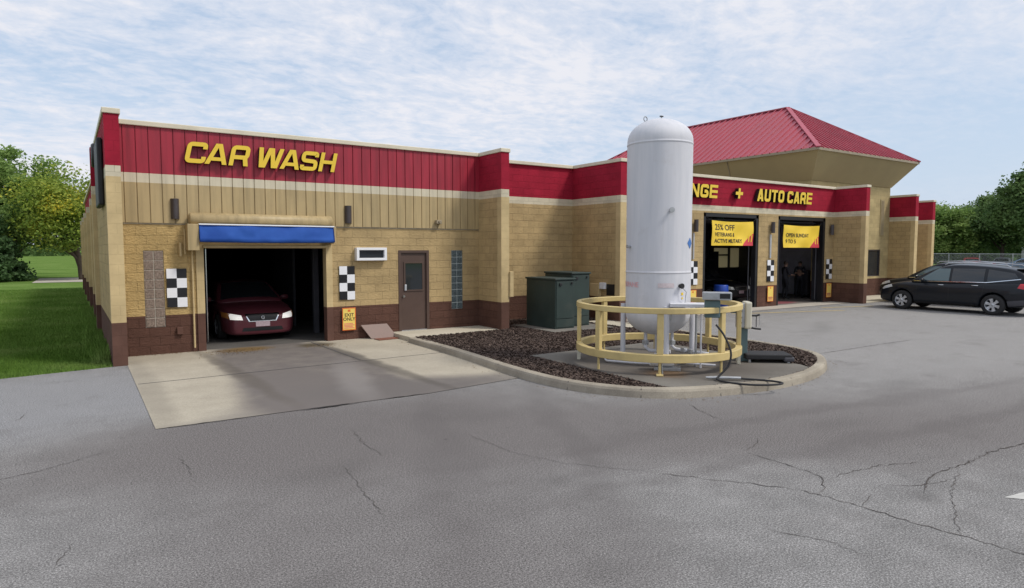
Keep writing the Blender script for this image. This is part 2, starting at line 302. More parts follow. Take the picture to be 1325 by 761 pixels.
# ------------------------------------------------------------------ mesh builder
class MB:
    def __init__(s): s.v = []; s.f = []; s.m = []; s.mats = []; s.sm = []
    def mi(s, mat):
        if isinstance(mat, str): mat = M[mat]
        if mat not in s.mats: s.mats.append(mat)
        return s.mats.index(mat)
    def add(s, vs, fs, mat, smooth=False):
        o = len(s.v); s.v += [tuple(p) for p in vs]; k = s.mi(mat)
        for f in fs: s.f.append(tuple(i + o for i in f)); s.m.append(k); s.sm.append(smooth)
        return s
    def box(s, x0, y0, z0, x1, y1, z1, mat, rot=0, c=None, tilt=None):
        vs = [Vector((x, y, z)) for z in (z0, z1) for (x, y) in ((x0, y0), (x1, y0), (x1, y1), (x0, y1))]
        if rot:
            c = Vector(c) if c is not None else Vector(((x0 + x1) / 2, (y0 + y1) / 2, 0))
            mt = Matrix.Rotation(rot, 3, 'Z'); vs = [mt @ (p - c) + c for p in vs]
        return s.add(vs, [(3, 2, 1, 0), (4, 5, 6, 7), (0, 1, 5, 4), (1, 2, 6, 5), (2, 3, 7, 6), (3, 0, 4, 7)], mat)
    def bbox(s, x0, y0, z0, x1, y1, z1, mat, bev=.01, rot=0, c=None):
        """box with bevelled vertical and horizontal edges"""
        bm = bmesh.new(); bmesh.ops.create_cube(bm, size=1)
        for v in bm.verts: v.co = Vector(((x0 + x1) / 2 + v.co.x * (x1 - x0), (y0 + y1) / 2 + v.co.y * (y1 - y0), (z0 + z1) / 2 + v.co.z * (z1 - z0)))
        bmesh.ops.bevel(bm, geom=bm.edges[:], offset=bev, segments=2, affect='EDGES', profile=.5)
        vs = [v.co.copy() for v in bm.verts]
        if rot:
            c = Vector(c) if c is not None else Vector(((x0 + x1) / 2, (y0 + y1) / 2, 0)); mt = Matrix.Rotation(rot, 3, 'Z'); vs = [mt @ (p - c) + c for p in vs]
        bm.verts.index_update(); fs = [[v.index for v in f.verts] for f in bm.faces]; bm.free()
        return s.add(vs, fs, mat)
    def prism(s, poly, z0, z1, mat, top=None):
        n = len(poly); vs = [(x, y, z0) for x, y in poly] + [(x, y, z1) for x, y in poly]
        s.add(vs, [(i, (i + 1) % n, (i + 1) % n + n, i + n) for i in range(n)] + [tuple(range(n - 1, -1, -1))], mat)
        return s.add([(x, y, z1) for x, y in poly], [tuple(range(n))], top or mat)
    def xprism(s, prof, x0, x1, mat):  # profile in (y,z) extruded along x
        n = len(prof); vs = [(x0, y, z) for y, z in prof] + [(x1, y, z) for y, z in prof]
        return s.add(vs, [(i, i + n, (i + 1) % n + n, (i + 1) % n) for i in range(n)] + [tuple(range(n)), tuple(range(2 * n - 1, n - 1, -1))], mat)
    def tube(s, pts, r, mat, seg=10, caps=True):
        pts = [Vector(p) for p in pts]; n = len(pts); rr = r if isinstance(r, (list, tuple)) else [r] * n
        vs = []; up = None
        for i, p in enumerate(pts):
            t = (pts[min(i + 1, n - 1)] - pts[max(i - 1, 0)]).normalized()
            if up is None: up = t.orthogonal().normalized()
            a = (up - t * up.dot(t)).normalized(); up = a; bb = t.cross(a)
            for k in range(seg):
                an = 2 * math.pi * k / seg; vs.append(p + (a * math.cos(an) + bb * math.sin(an)) * rr[i])
        fs = [(i * seg + k, i * seg + (k + 1) % seg, (i + 1) * seg + (k + 1) % seg, (i + 1) * seg + k) for i in range(n - 1) for k in range(seg)]
        s.add(vs, fs, mat, True)
        if caps:
            s.add(vs[:seg], [tuple(range(seg - 1, -1, -1))], mat); s.add(vs[-seg:], [tuple(range(seg))], mat)
        return s
    def lathe(s, prof, c, mat, seg=48, axis='z', smooth=True, a0=0, a1=2 * math.pi):
        full = abs(a1 - a0 - 2 * math.pi) < 1e-6; ns = seg if full else seg + 1; vs = []
        for k in range(ns):
            an = a0 + (a1 - a0) * k / seg; ca, sa = math.cos(an), math.sin(an)
            for r, h in prof:
                if axis == 'z': vs.append((c[0] + r * ca, c[1] + r * sa, c[2] + h))
                elif axis == 'y': vs.append((c[0] + r * ca, c[1] + h, c[2] + r * sa))
                else: vs.append((c[0] + h, c[1] + r * ca, c[2] + r * sa))
        n = len(prof); fs = []
        for k in range(seg):
            k2 = (k + 1) % ns
            for i in range(n - 1):
                fs.append((k * n + i, k2 * n + i, k2 * n + i + 1, k * n + i + 1))
        return s.add(vs, fs, mat, smooth)
    def build(s, name, parent=None, loc=None, shift=None, uvs=True):
        """vertices are in world metres; stored relative to the thing's origin (or to loc)"""
        o = Vector(shift) if shift is not None else (Vector(parent['_o']) if parent is not None else Vector(loc or (0, 0, 0)))
        me = bpy.data.meshes.new(name); V = np.array(s.v, dtype=float).reshape(-1, 3)
        me.from_pydata([tuple(p) for p in V - np.array(o)], [], s.f)
        for mt in s.mats: me.materials.append(mt)
        me.polygons.foreach_set('material_index', s.m); me.polygons.foreach_set('use_smooth', s.sm)
        if uvs and len(s.f) < 60000:
            uv = me.uv_layers.new(name='UVMap')
            me.update()
            for p in me.polygons:
                nx, ny, nz = abs(p.normal.x), abs(p.normal.y), abs(p.normal.z)
                for li in p.loop_indices:
                    w = V[me.loops[li].vertex_index]
                    if nz > nx and nz > ny: uv.data[li].uv = (w[0], w[1])
                    elif ny >= nx: uv.data[li].uv = (w[0], w[2])
                    else: uv.data[li].uv = (w[1], w[2])
        me.update()
        ob = bpy.data.objects.new(name, me); COL.objects.link(ob)
        if parent is not None: ob.parent = parent
        else: ob.location = loc or (0, 0, 0)
        if parent is not None and shift is None: ob['_o'] = parent['_o']
        elif parent is None: ob['_o'] = list(loc or (0, 0, 0))
        return ob

def tag(o, label=None, cat=None, group=None, kind=None):
    if label: o['label'] = label
    if cat: o['category'] = cat
    if group: o['group'] = group
    if kind: o['kind'] = kind
    return o

def thing(name, loc, label, cat, group=None, rz=0):
    o = bpy.data.objects.new(name, None); COL.objects.link(o); o.location = loc; o.rotation_euler = (0, 0, rz)
    o['_o'] = list(loc) if rz == 0 else [0.0, 0.0, 0.0]
    o.empty_display_size = .2
    return tag(o, label, cat, group)

def local_thing(name, label, cat, group=None):
    """thing built around its own origin, moved afterwards"""
    o = bpy.data.objects.new(name, None); COL.objects.link(o); o['_o'] = [0.0, 0.0, 0.0]; return tag(o, label, cat, group)

def dup(root, loc, rz=0, label=None, scale=None):
    r = root.copy(); COL.objects.link(r); r.location = loc; r.rotation_euler = (0, 0, rz)
    if label: r['label'] = label
    if scale: r.scale = scale
    for ch in list(root.children):
        c = ch.copy(); COL.objects.link(c); c.parent = r
        for g in list(ch.children):
            d = g.copy(); COL.objects.link(d); d.parent = c
    return r

def text_mesh(txt, size, name='t', xs=1, shear=0, offset=0, align='CENTER', ls=1):
    cu = bpy.data.curves.new('txt', 'FONT'); cu.body = txt; cu.size = size; cu.align_x = align; cu.shear = shear; cu.offset = offset
    cu.resolution_u = 3; cu.space_line = ls
    ob = bpy.data.objects.new('txt', cu); COL.objects.link(ob); dg = bpy.context.evaluated_depsgraph_get(); dg.update()
    me = ob.evaluated_get(dg).to_mesh(); vs = [(v.co.x * xs, v.co.y) for v in me.vertices]; fs = [tuple(p.vertices) for p in me.polygons]
    ob.evaluated_get(dg).to_mesh_clear(); bpy.data.objects.remove(ob); bpy.data.curves.remove(cu); return vs, fs

def face_text(mb, txt, size, x, y, z, mat, **kw):
    """flat lettering on a surface that faces -Y"""
    vs, fs = text_mesh(txt, size, **kw); mb.add([(x + a, y, z + b) for a, b in vs], fs, mat)
# ------------------------------------------------------------------ world, sun, camera
SUN = Vector((.50, -.62, .95)).normalized()
w = bpy.data.worlds.new('World'); scene.world = w; w.use_nodes = True
nt = w.node_tree; nt.nodes.clear()
out = nt.nodes.new('ShaderNodeOutputWorld'); bg = nt.nodes.new('ShaderNodeBackground'); nt.links.new(bg.outputs[0], out.inputs[0])
sky = nt.nodes.new('ShaderNodeTexSky'); sky.sky_type = 'NISHITA'; sky.sun_disc = False
sky.sun_elevation = math.asin(SUN.z); sky.sun_rotation = math.atan2(SUN.x, SUN.y); sky.dust_density = 1.5; sky.air_density = 1.0
tc = nt.nodes.new('ShaderNodeTexCoord'); sx = nt.nodes.new('ShaderNodeSeparateXYZ'); nt.links.new(tc.outputs['Generated'], sx.inputs[0])
zz = mth(nt, 'ADD', mth(nt, 'MAXIMUM', sx.outputs[2], 0), .15)
cb = nt.nodes.new('ShaderNodeCombineXYZ'); nt.links.new(mth(nt, 'DIVIDE', sx.outputs[0], zz), cb.inputs[0]); nt.links.new(mth(nt, 'DIVIDE', sx.outputs[1], zz), cb.inputs[1])
mp = nt.nodes.new('ShaderNodeMapping'); mp.inputs['Rotation'].default_value = (0, 0, R(25)); mp.inputs['Scale'].default_value = (1, 1.3, 1); nt.links.new(cb.outputs[0], mp.inputs[0])
V0 = wobble(nt, mp.outputs[0], .35, 1.3)
cov = noise(nt, V0, .5, 4, .55); puff = noise(nt, V0, 13, 7, .62); puff2 = noise(nt, V0, 3.1, 6, .62)
s = mth(nt, 'ADD', mth(nt, 'MULTIPLY', cov.outputs['Fac'], 1.07), mth(nt, 'MULTIPLY', puff.outputs['Fac'], .56))
s = mth(nt, 'MULTIPLY', mth(nt, 'ADD', s, mth(nt, 'MULTIPLY', puff2.outputs['Fac'], .50)), .77)
mask = ramp(nt, s, [(.68, .03), (.79, .55), (.92, .97)]).outputs[0]
low = nt.nodes.new('ShaderNodeMapRange'); low.inputs['From Min'].default_value = 0; low.inputs['From Max'].default_value = .22; low.inputs['To Min'].default_value = .55; low.inputs['To Max'].default_value = 0
nt.links.new(sx.outputs[2], low.inputs['Value'])
cl = ramp(nt, s, [(.72, (5.9, 6.25, 7.1)), (.95, (6.7, 6.75, 7.2)), ]).outputs[0]
skc = mixc(nt, .72, mixc(nt, 1, sky.outputs[0], (1.5, 1.35, 1.15), 'MULTIPLY'), (4.2, 5.2, 6.8))
c = mixc(nt, low.outputs[0], skc, (4.6, 5.5, 6.9)); fx = nt.nodes.new('ShaderNodeMapRange'); fx.inputs['From Min'].default_value = .60; fx.inputs['From Max'].default_value = .92; nt.links.new(sx.outputs[0], fx.inputs['Value'])
fz = nt.nodes.new('ShaderNodeMapRange'); fz.inputs['From Min'].default_value = .34; fz.inputs['From Max'].default_value = .12; nt.links.new(sx.outputs[2], fz.inputs['Value'])
thin = mth(nt, 'SUBTRACT', 1, mth(nt, 'MULTIPLY', mth(nt, 'MULTIPLY', fx.outputs[0], fz.outputs[0]), .85)); c = mixc(nt, mth(nt, 'MULTIPLY', mask, thin), c, cl)
nt.links.new(c, bg.inputs['Color']); bg.inputs['Strength'].default_value = .108
sl = bpy.data.lights.new('sun', 'SUN'); sl.energy = 2.0; sl.angle = R(11); sl.color = (1, .95, .87)
so = bpy.data.objects.new('sun', sl); COL.objects.link(so); so.rotation_euler = (-SUN).to_track_quat('-Z', 'Y').to_euler()
cd = bpy.data.cameras.new('camera'); cam = bpy.data.objects.new('camera', cd); COL.objects.link(cam); scene.camera = cam
cd.sensor_width = 36; cd.lens = 851 / 1325 * 36; cd.clip_end = 6000; cd.clip_start = .1
cam.location = (0, 0, 2.3); PITCH = math.atan(57.5 / 851)
cam.rotation_euler = (math.pi / 2 - PITCH, 0, -R(33.94))
scene.view_settings.view_transform = 'Standard'; scene.view_settings.look = 'None'; scene.view_settings.exposure = .23; scene.view_settings.gamma = 1
scene.render.resolution_x = 1024; scene.render.resolution_y = 588

# ------------------------------------------------------------------ ground
def sheet(name, poly, z, mat, kind='structure'):
    mb = MB(); mb.add([(x, y, z) for x, y in poly], [tuple(range(len(poly)))], mat)
    o = mb.build(name, loc=(0, 0, 0)); o['kind'] = kind; return o
sheet('ground', [(-2500, -2500), (2500, -2500), (2500, 2500), (-2500, 2500)], -.03, 'lawn')
sheet('parking_lot', [(-40, -40), (66, -40), (66, 60), (10, 60), (10, 17), (.72, 17), (.72, 15.02), (-1.1, 14.70), (-12, 13.4), (-40, 12)], 0, 'asphalt')
sheet('driveway_apron', [(.90, 16.3), (.84, 9.42), (3.2, 9.40), (4.7, 9.36), (6.75, 9.62), (6.95, 14.7), (7.3, 16.3)], .008, 'apron')
mb = MB()
for p, q in (((.9, 12.75), (6.86, 12.95)), ((4.9, 16.2), (4.95, 13)), ):
    d = Vector((q[0] - p[0], q[1] - p[1], 0)).normalized(); n = Vector((-d.y, d.x, 0)) * .011
    mb.add([(p[0] - n.x, p[1] - n.y, .012), (q[0] - n.x, q[1] - n.y, .012), (q[0] + n.x, q[1] + n.y, .012), (p[0] + n.x, p[1] + n.y, .012)], [(0, 1, 2, 3)], 'dark2')
# ragged open joint where concrete meets asphalt
def crackline(mb, pts, w0, z=.006, mat='black', jit=.05, step=.08, seed=1):
    rr = random.Random(seed); P = []
    for a, b_ in zip(pts[:-1], pts[1:]):
        n = max(2, int(math.dist(a, b_) / step))
        for i in range(n):
            t = i / n; P.append((a[0] + (b_[0] - a[0]) * t + rr.uniform(-jit, jit), a[1] + (b_[1] - a[1]) * t + rr.uniform(-jit, jit)))
    P.append(pts[-1]); n = len(P); vs = []
    for i, p in enumerate(P):
        a = P[max(i - 1, 0)]; b_ = P[min(i + 1, n - 1)]; d = Vector((b_[0] - a[0], b_[1] - a[1], 0)).normalized()
        e = min(1, i / 4, (n - 1 - i) / 4); ww = w0 * e * rr.uniform(.3, 1.3) / 2
        vs += [(p[0] - d.y * ww, p[1] + d.x * ww, z), (p[0] + d.y * ww, p[1] - d.x * ww, z)]
    mb.add(vs, [(2 * i, 2 * i + 1, 2 * i + 3, 2 * i + 2) for i in range(n - 1)], mat)
crackline(mb, [(.84, 9.40), (2.2, 9.38)], .012, .013, seed=2, jit=.01)
crackline(mb, [(2.6, 9.37), (3.6, 9.36)], .05, .014, jit=.015, seed=3); crackline(mb, [(3.9, 9.38), (4.7, 9.35)], .02, .013, jit=.015, seed=4)
o = mb.build('pavement_joints', loc=(0, 0, 0)); o['kind'] = 'structure'
mb = MB()
CR = [
    ([(4.91, 4.74), (5.18, 4.34), (5.47, 3.95), (5.69, 3.63), (5.76, 3.41), (5.82, 2.99), (5.82, 2.65), (5.88, 2.26), (5.9, 1.88), (5.86, 1.49)], 0.011),
    ([(7.61, 6.6), (7.33, 6.0), (7.22, 5.58)], 0.01),
    ([(6.92, 4.87), (6.56, 4.69), (6.3, 4.62)], 0.01),
    ([(6.3, 4.62), (6.3, 4.29), (6.3, 3.98), (6.23, 3.65), (6.0, 3.49), (5.75, 3.42)], 0.011),
    ([(6.27, 3.6), (6.69, 3.57), (7.09, 3.51), (7.38, 3.4), (7.68, 3.26)], 0.009),
    ([(10.5, 2.75), (9.33, 2.97), (8.61, 3.06), (7.79, 3.03), (7.41, 3.08), (7.02, 3.01), (6.63, 2.87)], 0.015),
    ([(6.55, 3.15), (6.87, 2.96), (7.3, 2.88)], 0.009),
    ([(5.78, 3.02), (6.03, 3.09), (6.21, 3.11)], 0.009),
    ([(4.65, 3.25), (4.9, 2.82), (4.89, 2.62), (4.85, 2.44)], 0.008),
    ([(-1.02, 8.27), (-0.65, 8.21), (-0.28, 8.32), (0.13, 8.6), (0.43, 8.71)], 0.01),
    ([(2.93, 8.05), (2.84, 7.49), (2.82, 7.03), (2.84, 6.71)], 0.008),
    ([(2.34, 6.79), (2.23, 5.74), (2.18, 5.17)], 0.006),
    ([(4.04, 7.09), (4.09, 6.11), (4.34, 5.45), (4.91, 4.74)], 0.006),
    ([(-0.17, 5.61), (-0.12, 5.86), (-0.05, 6.14)], 0.007),
    ([(12.23, 8.51), (13.68, 8.16), (15.98, 8.17), (17.76, 8.12)], 0.02),
    ([(-0.67, 10.89), (-0.62, 11.15), (-0.61, 11.41)], 0.012),
    ([(0.93, 8.07), (0.96, 7.43), (0.95, 7.1)], 0.006),
    ([(5.78, 2.21), (6.8, 2.71), (7.76, 3.02)], 0.006),
]
for i, (p, w_) in enumerate(CR): crackline(mb, p, w_, .005, 'crack', .02, .05, i + 11)
o = mb.build('asphalt_cracks', loc=(0, 0, 0)); o['kind'] = 'structure'
mb = MB()   # white painted arrow, only its two tips reach the view
A = [(7.13, 2.40), (7.45, 2.36), (7.75, 2.1), (7.75, 1.2), (7.5, 1.2), (7.45, 1.9), (7.1, 2.2)]
mb.add([(7.12, 2.40, .005), (7.40, 2.05, .005), (9.2, 1.1, .005), (9.5, 1.45, .005), (7.55, 2.33, .005)], [(0, 1, 2, 3, 4)], 'worn_paint')
mb.add([(8.02, 2.47, .005), (8.6, 2.2, .005), (8.8, 2.35, .005)], [(0, 1, 2)], 'worn_paint')
for x0, y0, x1, y1 in ((19.6, 15.0, 24.3, 13.5), (24.6, 14.6, 27.2, 13.9)):
    mb.add([(x0, y0, .005), (x1, y1, .005), (x1 + .05, y1 + .12, .005), (x0 + .05, y0 + .12, .005)], [(0, 1, 2, 3)], 'rail')
o = mb.build('painted_markings', loc=(0, 0, 0)); o['kind'] = 'structure'
sheet('walkway_right', [(28.25, 14.9), (40, 14.9), (40, 19.2), (28.25, 19.2)], .012, 'stoop')
sheet('walkway_bays', [(14.1, 15.3), (27.9, 15.3), (27.9, 16.35), (14.1, 16.35)], .012, 'path')
sheet('far_path', [(-2.2, 56.5), (60, 58), (60, 66), (-2.0, 65.2)], -.01, 'path')
sheet('interior_floor', [(2.2, 16.3), (9.4, 16.3), (9.4, 44), (2.2, 44)], .006, 'intfloor')
sheet('bay_floor', [(14.3, 16.3), (28.0, 16.3), (28.0, 17.3), (33.1, 17.3), (33.1, 25), (14.3, 25)], .016, 'bayfloor')
mb = MB(); mb.prism([(7.0, 14.85), (9.78, 14.95), (9.78, 16.22), (7.0, 16.22)], 0, .115, 'stoop')
o = mb.build('stoop_slab', loc=(0, 0, 0)); o['kind'] = 'structure'

# island: kerb, bed, pad
def catmull(pts, n=8):
    P = [Vector(p) for p in pts]; out_ = []
    for i in range(len(P) - 1):
        p0, p1, p2, p3 = P[max(i - 1, 0)], P[i], P[i + 1], P[min(i + 2, len(P) - 1)]
        for k in range(n):
            t = k / n; out_.append(.5 * ((2 * p1) + (p2 - p0) * t + (2 * p0 - 5 * p1 + 4 * p2 - p3) * t * t + (3 * p1 - p0 - 3 * p2 + p3) * t ** 3))
    out_.append(P[-1]); return out_
IS = catmull([(6.90, 14.85), (6.86, 13.5), (6.78, 11.93), (6.62, 9.84), (6.68, 8.5), (7.01, 7.63), (7.56, 7.01), (8.43, 6.64), (9.54, 6.46), (10.79, 6.57), (12.02, 7.01), (12.93, 7.68), (13.38, 8.51), (13.52, 9.6), (13.62, 11.5), (13.75, 14.62)], 7)
def offs(P, d):
    r_ = []
    for i, p in enumerate(P):
        a, b_ = P[max(i - 1, 0)], P[min(i + 1, len(P) - 1)]; t = (b_ - a).normalized(); r_.append(Vector((p.x - t.y * d, p.y + t.x * d)))
    return r_
mb = MB(); prof = [(0, 0), (.012, .10), (.03, .135), (.06, .145), (.17, .147), (.185, .14), (.185, .08)]
rows = [offs(IS, d) for d, h in prof]; n = len(IS); vs = []
for i in range(n):
    ks = min(1, .18 + i / 14)
    for (d, h), rw in zip(prof, rows): vs.append((rw[i].x, rw[i].y, h if d > .18 else h * ks + (.12 * (1 - ks) if h > .05 else 0)))
k = len(prof); mb.add(vs, [(i * k + j, (i + 1) * k + j, (i + 1) * k + j + 1, i * k + j + 1) for i in range(n - 1) for j in range(k - 1)], 'curb', False)
o = mb.build('kerb', loc=(0, 0, 0)); o['kind'] = 'structure'
inner = [(p.x, p.y) for p in offs(IS, .15)]
bed = inner + [(13.76, 14.65), (13.76, 16.9), (10.0, 16.9), (10.0, 14.98), (9.75, 14.96)]
mb = MB(); mb.add([(x, y, .112) for x, y in bed], [tuple(range(len(bed)))], 'mulchbase'); o = mb.build('planting_bed', loc=(0, 0, 0)); o['kind'] = 'structure'
PAD = [(7.78, 10.9), (7.76, 7.25)] + [(p.x, p.y) for p in offs(IS, .19) if 7.8 < p.x < 11.3 and p.y < 8] + [(11.4, 7.2), (11.4, 10.9)]
mb = MB(); mb.prism(PAD[::1], .05, .135, 'pad'); o = mb.build('tank_pad', loc=(0, 0, 0)); o['kind'] = 'structure'
mb = MB(); mb.prism([(10.5, 13.6), (12.6, 13.6), (12.6, 15.6), (10.5, 15.6)], .05, .14, 'pad'); mb.prism([(12.9, 13.3), (13.74, 13.3), (13.74, 15.2), (12.9, 15.2)], .05, .135, 'stoop')
o = mb.build('transformer_pad', loc=(0, 0, 0)); o['kind'] = 'structure'
# mulch chips
def inpoly(x, y, P):
    c_ = False; j = len(P) - 1
    for i in range(len(P)):
        if (P[i][1] > y) != (P[j][1] > y) and x < (P[j][0] - P[i][0]) * (y - P[i][1]) / (P[j][1] - P[i][1]) + P[i][0]: c_ = not c_
        j = i
    return c_
vs = []; fs = []; cnt = 0
while cnt < 40000:
    x = rnd.uniform(6.7, 13.8); y = rnd.uniform(6.5, 16.9)
    if not inpoly(x, y, bed) or inpoly(x, y, PAD) or (10.5 < x < 12.6 and 13.6 < y < 15.6) or (x > 12.9 and 13.3 < y < 15.2): 
        continue
    cnt += 1; a = rnd.uniform(0, 6.28); L = rnd.uniform(.008, .03); W_ = L * rnd.uniform(.3, .8); t1, t2 = rnd.uniform(-.5, .5), rnd.uniform(-.5, .5)
    z = .118 + rnd.uniform(0, .022); ca, sa = math.cos(a), math.sin(a); o_ = len(vs)
    for u, v in ((-L, -W_), (L, -W_), (L, W_), (-L, W_)): vs.append((x + u * ca - v * sa, y + u * sa + v * ca, z + u * t1 + v * t2 + .004))
    vs.append((x, y, z - .03)); fs += [(o_, o_ + 1, o_ + 2, o_ + 3), (o_, o_ + 1, o_ + 4), (o_ + 1, o_ + 2, o_ + 4), (o_ + 2, o_ + 3, o_ + 4), (o_ + 3, o_, o_ + 4)]
mb = MB(); mb.add(vs, fs, 'chips'); o = mb.build('bark_mulch', loc=(0, 0, 0), uvs=False); o['kind'] = 'stuff'; tag(o, 'dark red brown bark mulch filling the kerbed island', 'mulch')

# dead leaves and grit blown against the tunnel mouth and the kerb
vs = []; fs = []
for k in range(900):
    q = rnd.random()
    if q < .45: x, y = rnd.gauss(3.05, .35), 15.9 - abs(rnd.gauss(0, .35))
    elif q < .6: x, y = rnd.gauss(5.0, .2), 15.7 - abs(rnd.gauss(0, .3))
    elif q < .75: x, y = rnd.uniform(.95, 2.4), 16.14 - abs(rnd.gauss(0, .05))
    else:
        pk = rnd.choice(offs(IS, -.06 - abs(rnd.gauss(0, .06)))); x, y = pk.x + rnd.gauss(0, .15), pk.y + rnd.gauss(0, .1)
        if inpoly(x, y, [(a.x, a.y) for a in IS]): continue
    L = rnd.uniform(.006, .022); a = rnd.uniform(0, 6.28); ca, sa = math.cos(a) * L, math.sin(a) * L; o_ = len(vs); z = .016 if y > 9.4 and x < 7 else .006
    vs += [(x - ca, y - sa, z), (x + sa * .5, y - ca * .5, z + .006), (x + ca, y + sa, z + rnd.uniform(0, .012)), (x - sa * .5, y + ca * .5, z)]; fs.append((o_, o_ + 1, o_ + 2, o_ + 3))
mb = MB(); mb.add(vs, fs, 'litter'); o = mb.build('leaf_litter', loc=(0, 0, 0), uvs=False); tag(o, 'small brown leaves and grit scattered at the tunnel mouth and kerb', 'leaf litter', kind='stuff')
mb = MB()   # kerb joints
for i in range(9, len(IS) - 8, 10):
    t = (IS[i + 1] - IS[i - 1]).normalized(); nn = Vector((-t.y, t.x)); a = IS[i] - nn * .004; b_ = IS[i] + nn * .19; tt = t * .006
    mb.add([(a.x - tt.x, a.y - tt.y, 0), (a.x + tt.x, a.y + tt.y, 0), (a.x + tt.x + nn.x * .03, a.y + tt.y + nn.y * .03, .139), (a.x - tt.x + nn.x * .03, a.y - tt.y + nn.y * .03, .139), (b_.x + tt.x, b_.y + tt.y, .1505), (b_.x - tt.x, b_.y - tt.y, .1505)], [(0, 1, 2, 3), (3, 2, 4, 5)], 'crack')
o = mb.build('kerb_joints', loc=(0, 0, 0)); o['kind'] = 'structure'
# grass blades by the building and weeds
def blades(name, n, region, hmin, hmax, wid, mat, seed, label, cat, dens=None):
    r_ = np.random.RandomState(seed); vs = []; fs = []; k = 0
    while k < n:
        x, y = region(r_)
        if dens and r_.rand() > dens(x, y): continue
        h = r_.uniform(hmin, hmax); a = r_.uniform(0, 6.28); w_ = wid * r_.uniform(.6, 1.4); lx, ly = r_.uniform(-.5, .5, 2) * h
        o_ = len(vs); ca, sa = math.cos(a) * w_, math.sin(a) * w_
        vs += [(x - ca, y - sa, -.03), (x + ca, y + sa, -.03), (x + lx, y + ly, h)]; fs.append((o_, o_ + 1, o_ + 2)); k += 1
    mb = MB(); mb.add(vs, fs, mat); o = mb.build(name, loc=(0, 0, 0), uvs=False); o['kind'] = 'stuff'; tag(o, label, cat); return o
def reg1(r_):
    t = r_.rand() ** 1.6; y = 13.2 + t * 34; x = .62 - r_.rand() * (2 + t * 9); return (x, y)
def edge_y(x): return 14.70 + (x + 1.1) * .185 if x > -1.1 else 14.70 + (x + 1.1) * .119
blades('lawn_grass', 90000, reg1, .015, .055, .008, 'blade', 5, 'short mown green lawn beside the left wall', 'grass', lambda x, y: 1 if y > edge_y(x) + r_j() else 0) if False else None
jr = random.Random(3)
blades('lawn_grass', 90000, reg1, .02, .06, .009, 'blade', 5, 'short mown green lawn running beside the left side wall', 'grass', lambda x, y: 1.0 if y > edge_y(x) + jr.uniform(-.05, .03) else 0)
def reg2(r_):
    y = 15.6 + r_.rand() ** 1.4 * 14; return (.62 - abs(r_.normal(0, .14)), y + math.sin(y * 3) * .2)
blades('wall_weeds', 5200, reg2, .08, .32, .012, 'blade', 8, 'taller weeds growing against the foot of the left wall', 'weeds', lambda x, y: 1.0 if math.sin(y * 2.3) + math.sin(y * 5.1) > -.1 else .15)

# ------------------------------------------------------------------ the building
BLD = thing('car_wash_building', (9.75, 16.2, 0), 'tan block car wash and service building with red band and brown base', 'building')
ZB = [0, .86, 3.72, 3.93, 4.92]
def band(z, style):
    k = 0 if z < .86 else 1 if z < 3.72 else 2 if z < 3.93 else 3
    return {'rough': ('brn', 'tan', 'crm', 'red'), 'smooth': ('brn_s', 'tan_s', 'crm', 'red_s'), 'gold': ('brn', 'gold', 'crm', 'red'), 'tower': ('brn', 'twr', 'twr', 'twr')}[style][k]
def wallx(mb, x0, x1, y, th, style, z0=0, z1=4.92, ops=()):
    xs = sorted({x0, x1} | {v for o in ops for v in (o[0], o[1]) if x0 < v < x1}); zs = sorted({z0, z1} | {z for z in ZB if z0 < z < z1} | {v for o in ops for v in (o[2], o[3]) if z0 < v < z1})
    for a, b_ in zip(xs[:-1], xs[1:]):
        for c_, d in zip(zs[:-1], zs[1:]):
            mx, mz = (a + b_) / 2, (c_ + d) / 2
            if any(o[0] < mx < o[1] and o[2] < mz < o[3] for o in ops): continue
            mb.box(a, y, c_, b_, y + th, d, band(mz, style))
def boxband(mb, x0, y0, x1, y1, style, z0=0, z1=4.92):
    zs = sorted({z0, z1} | {z for z in ZB if z0 < z < z1})
    for c_, d in zip(zs[:-1], zs[1:]): mb.box(x0, y0, c_, x1, y1, d, band((c_ + d) / 2, style))
def part(name, fn, label=None, parent=None):
    mb = MB(); fn(mb); o = mb.build(name, parent or BLD)
    if label: o['label'] = label
    return o
OPX = (2.50, 5.33, 0, 2.33)
# left front wall: rough golden stone-face block left of the tunnel, split-face to the right
def f(mb):
    wallx(mb, .9, 2.5, 16.2, .2, 'gold', 0, 2.87, [(1.33, 1.72, .6, 2.28)])
    wallx(mb, 2.5, 5.33, 16.2, .2, 'rough', 2.33, 2.87)
    wallx(mb, 5.33, 9.75, 16.2, .2, 'rough', 0, 2.87, [(7.26, 8.16, .1, 2.28), (8.86, 9.22, .63, 2.28), (6.08, 6.86, 2.04, 2.33)])
    mb.box(.9, 16.25, 2.87, 9.75, 16.4, 4.92, 'dark2')
part('front_wall', f)
for x0, x1 in ((2.36, 2.52), (5.31, 5.47)):   # smooth jambs of the tunnel mouth
    mb = MB(); mb.box(x0, 16.17, 0, x1, 16.42, .86, 'brn_s'); mb.box(x0, 16.17, .86, x1, 16.42, 2.42, 'tan_s'); mb.build('tunnel_jamb', BLD)
def f(mb):
    mb.box(.9, 16.185, 2.845, 9.75, 16.26, 2.875, 'trim')
part('panel_flashing', f)
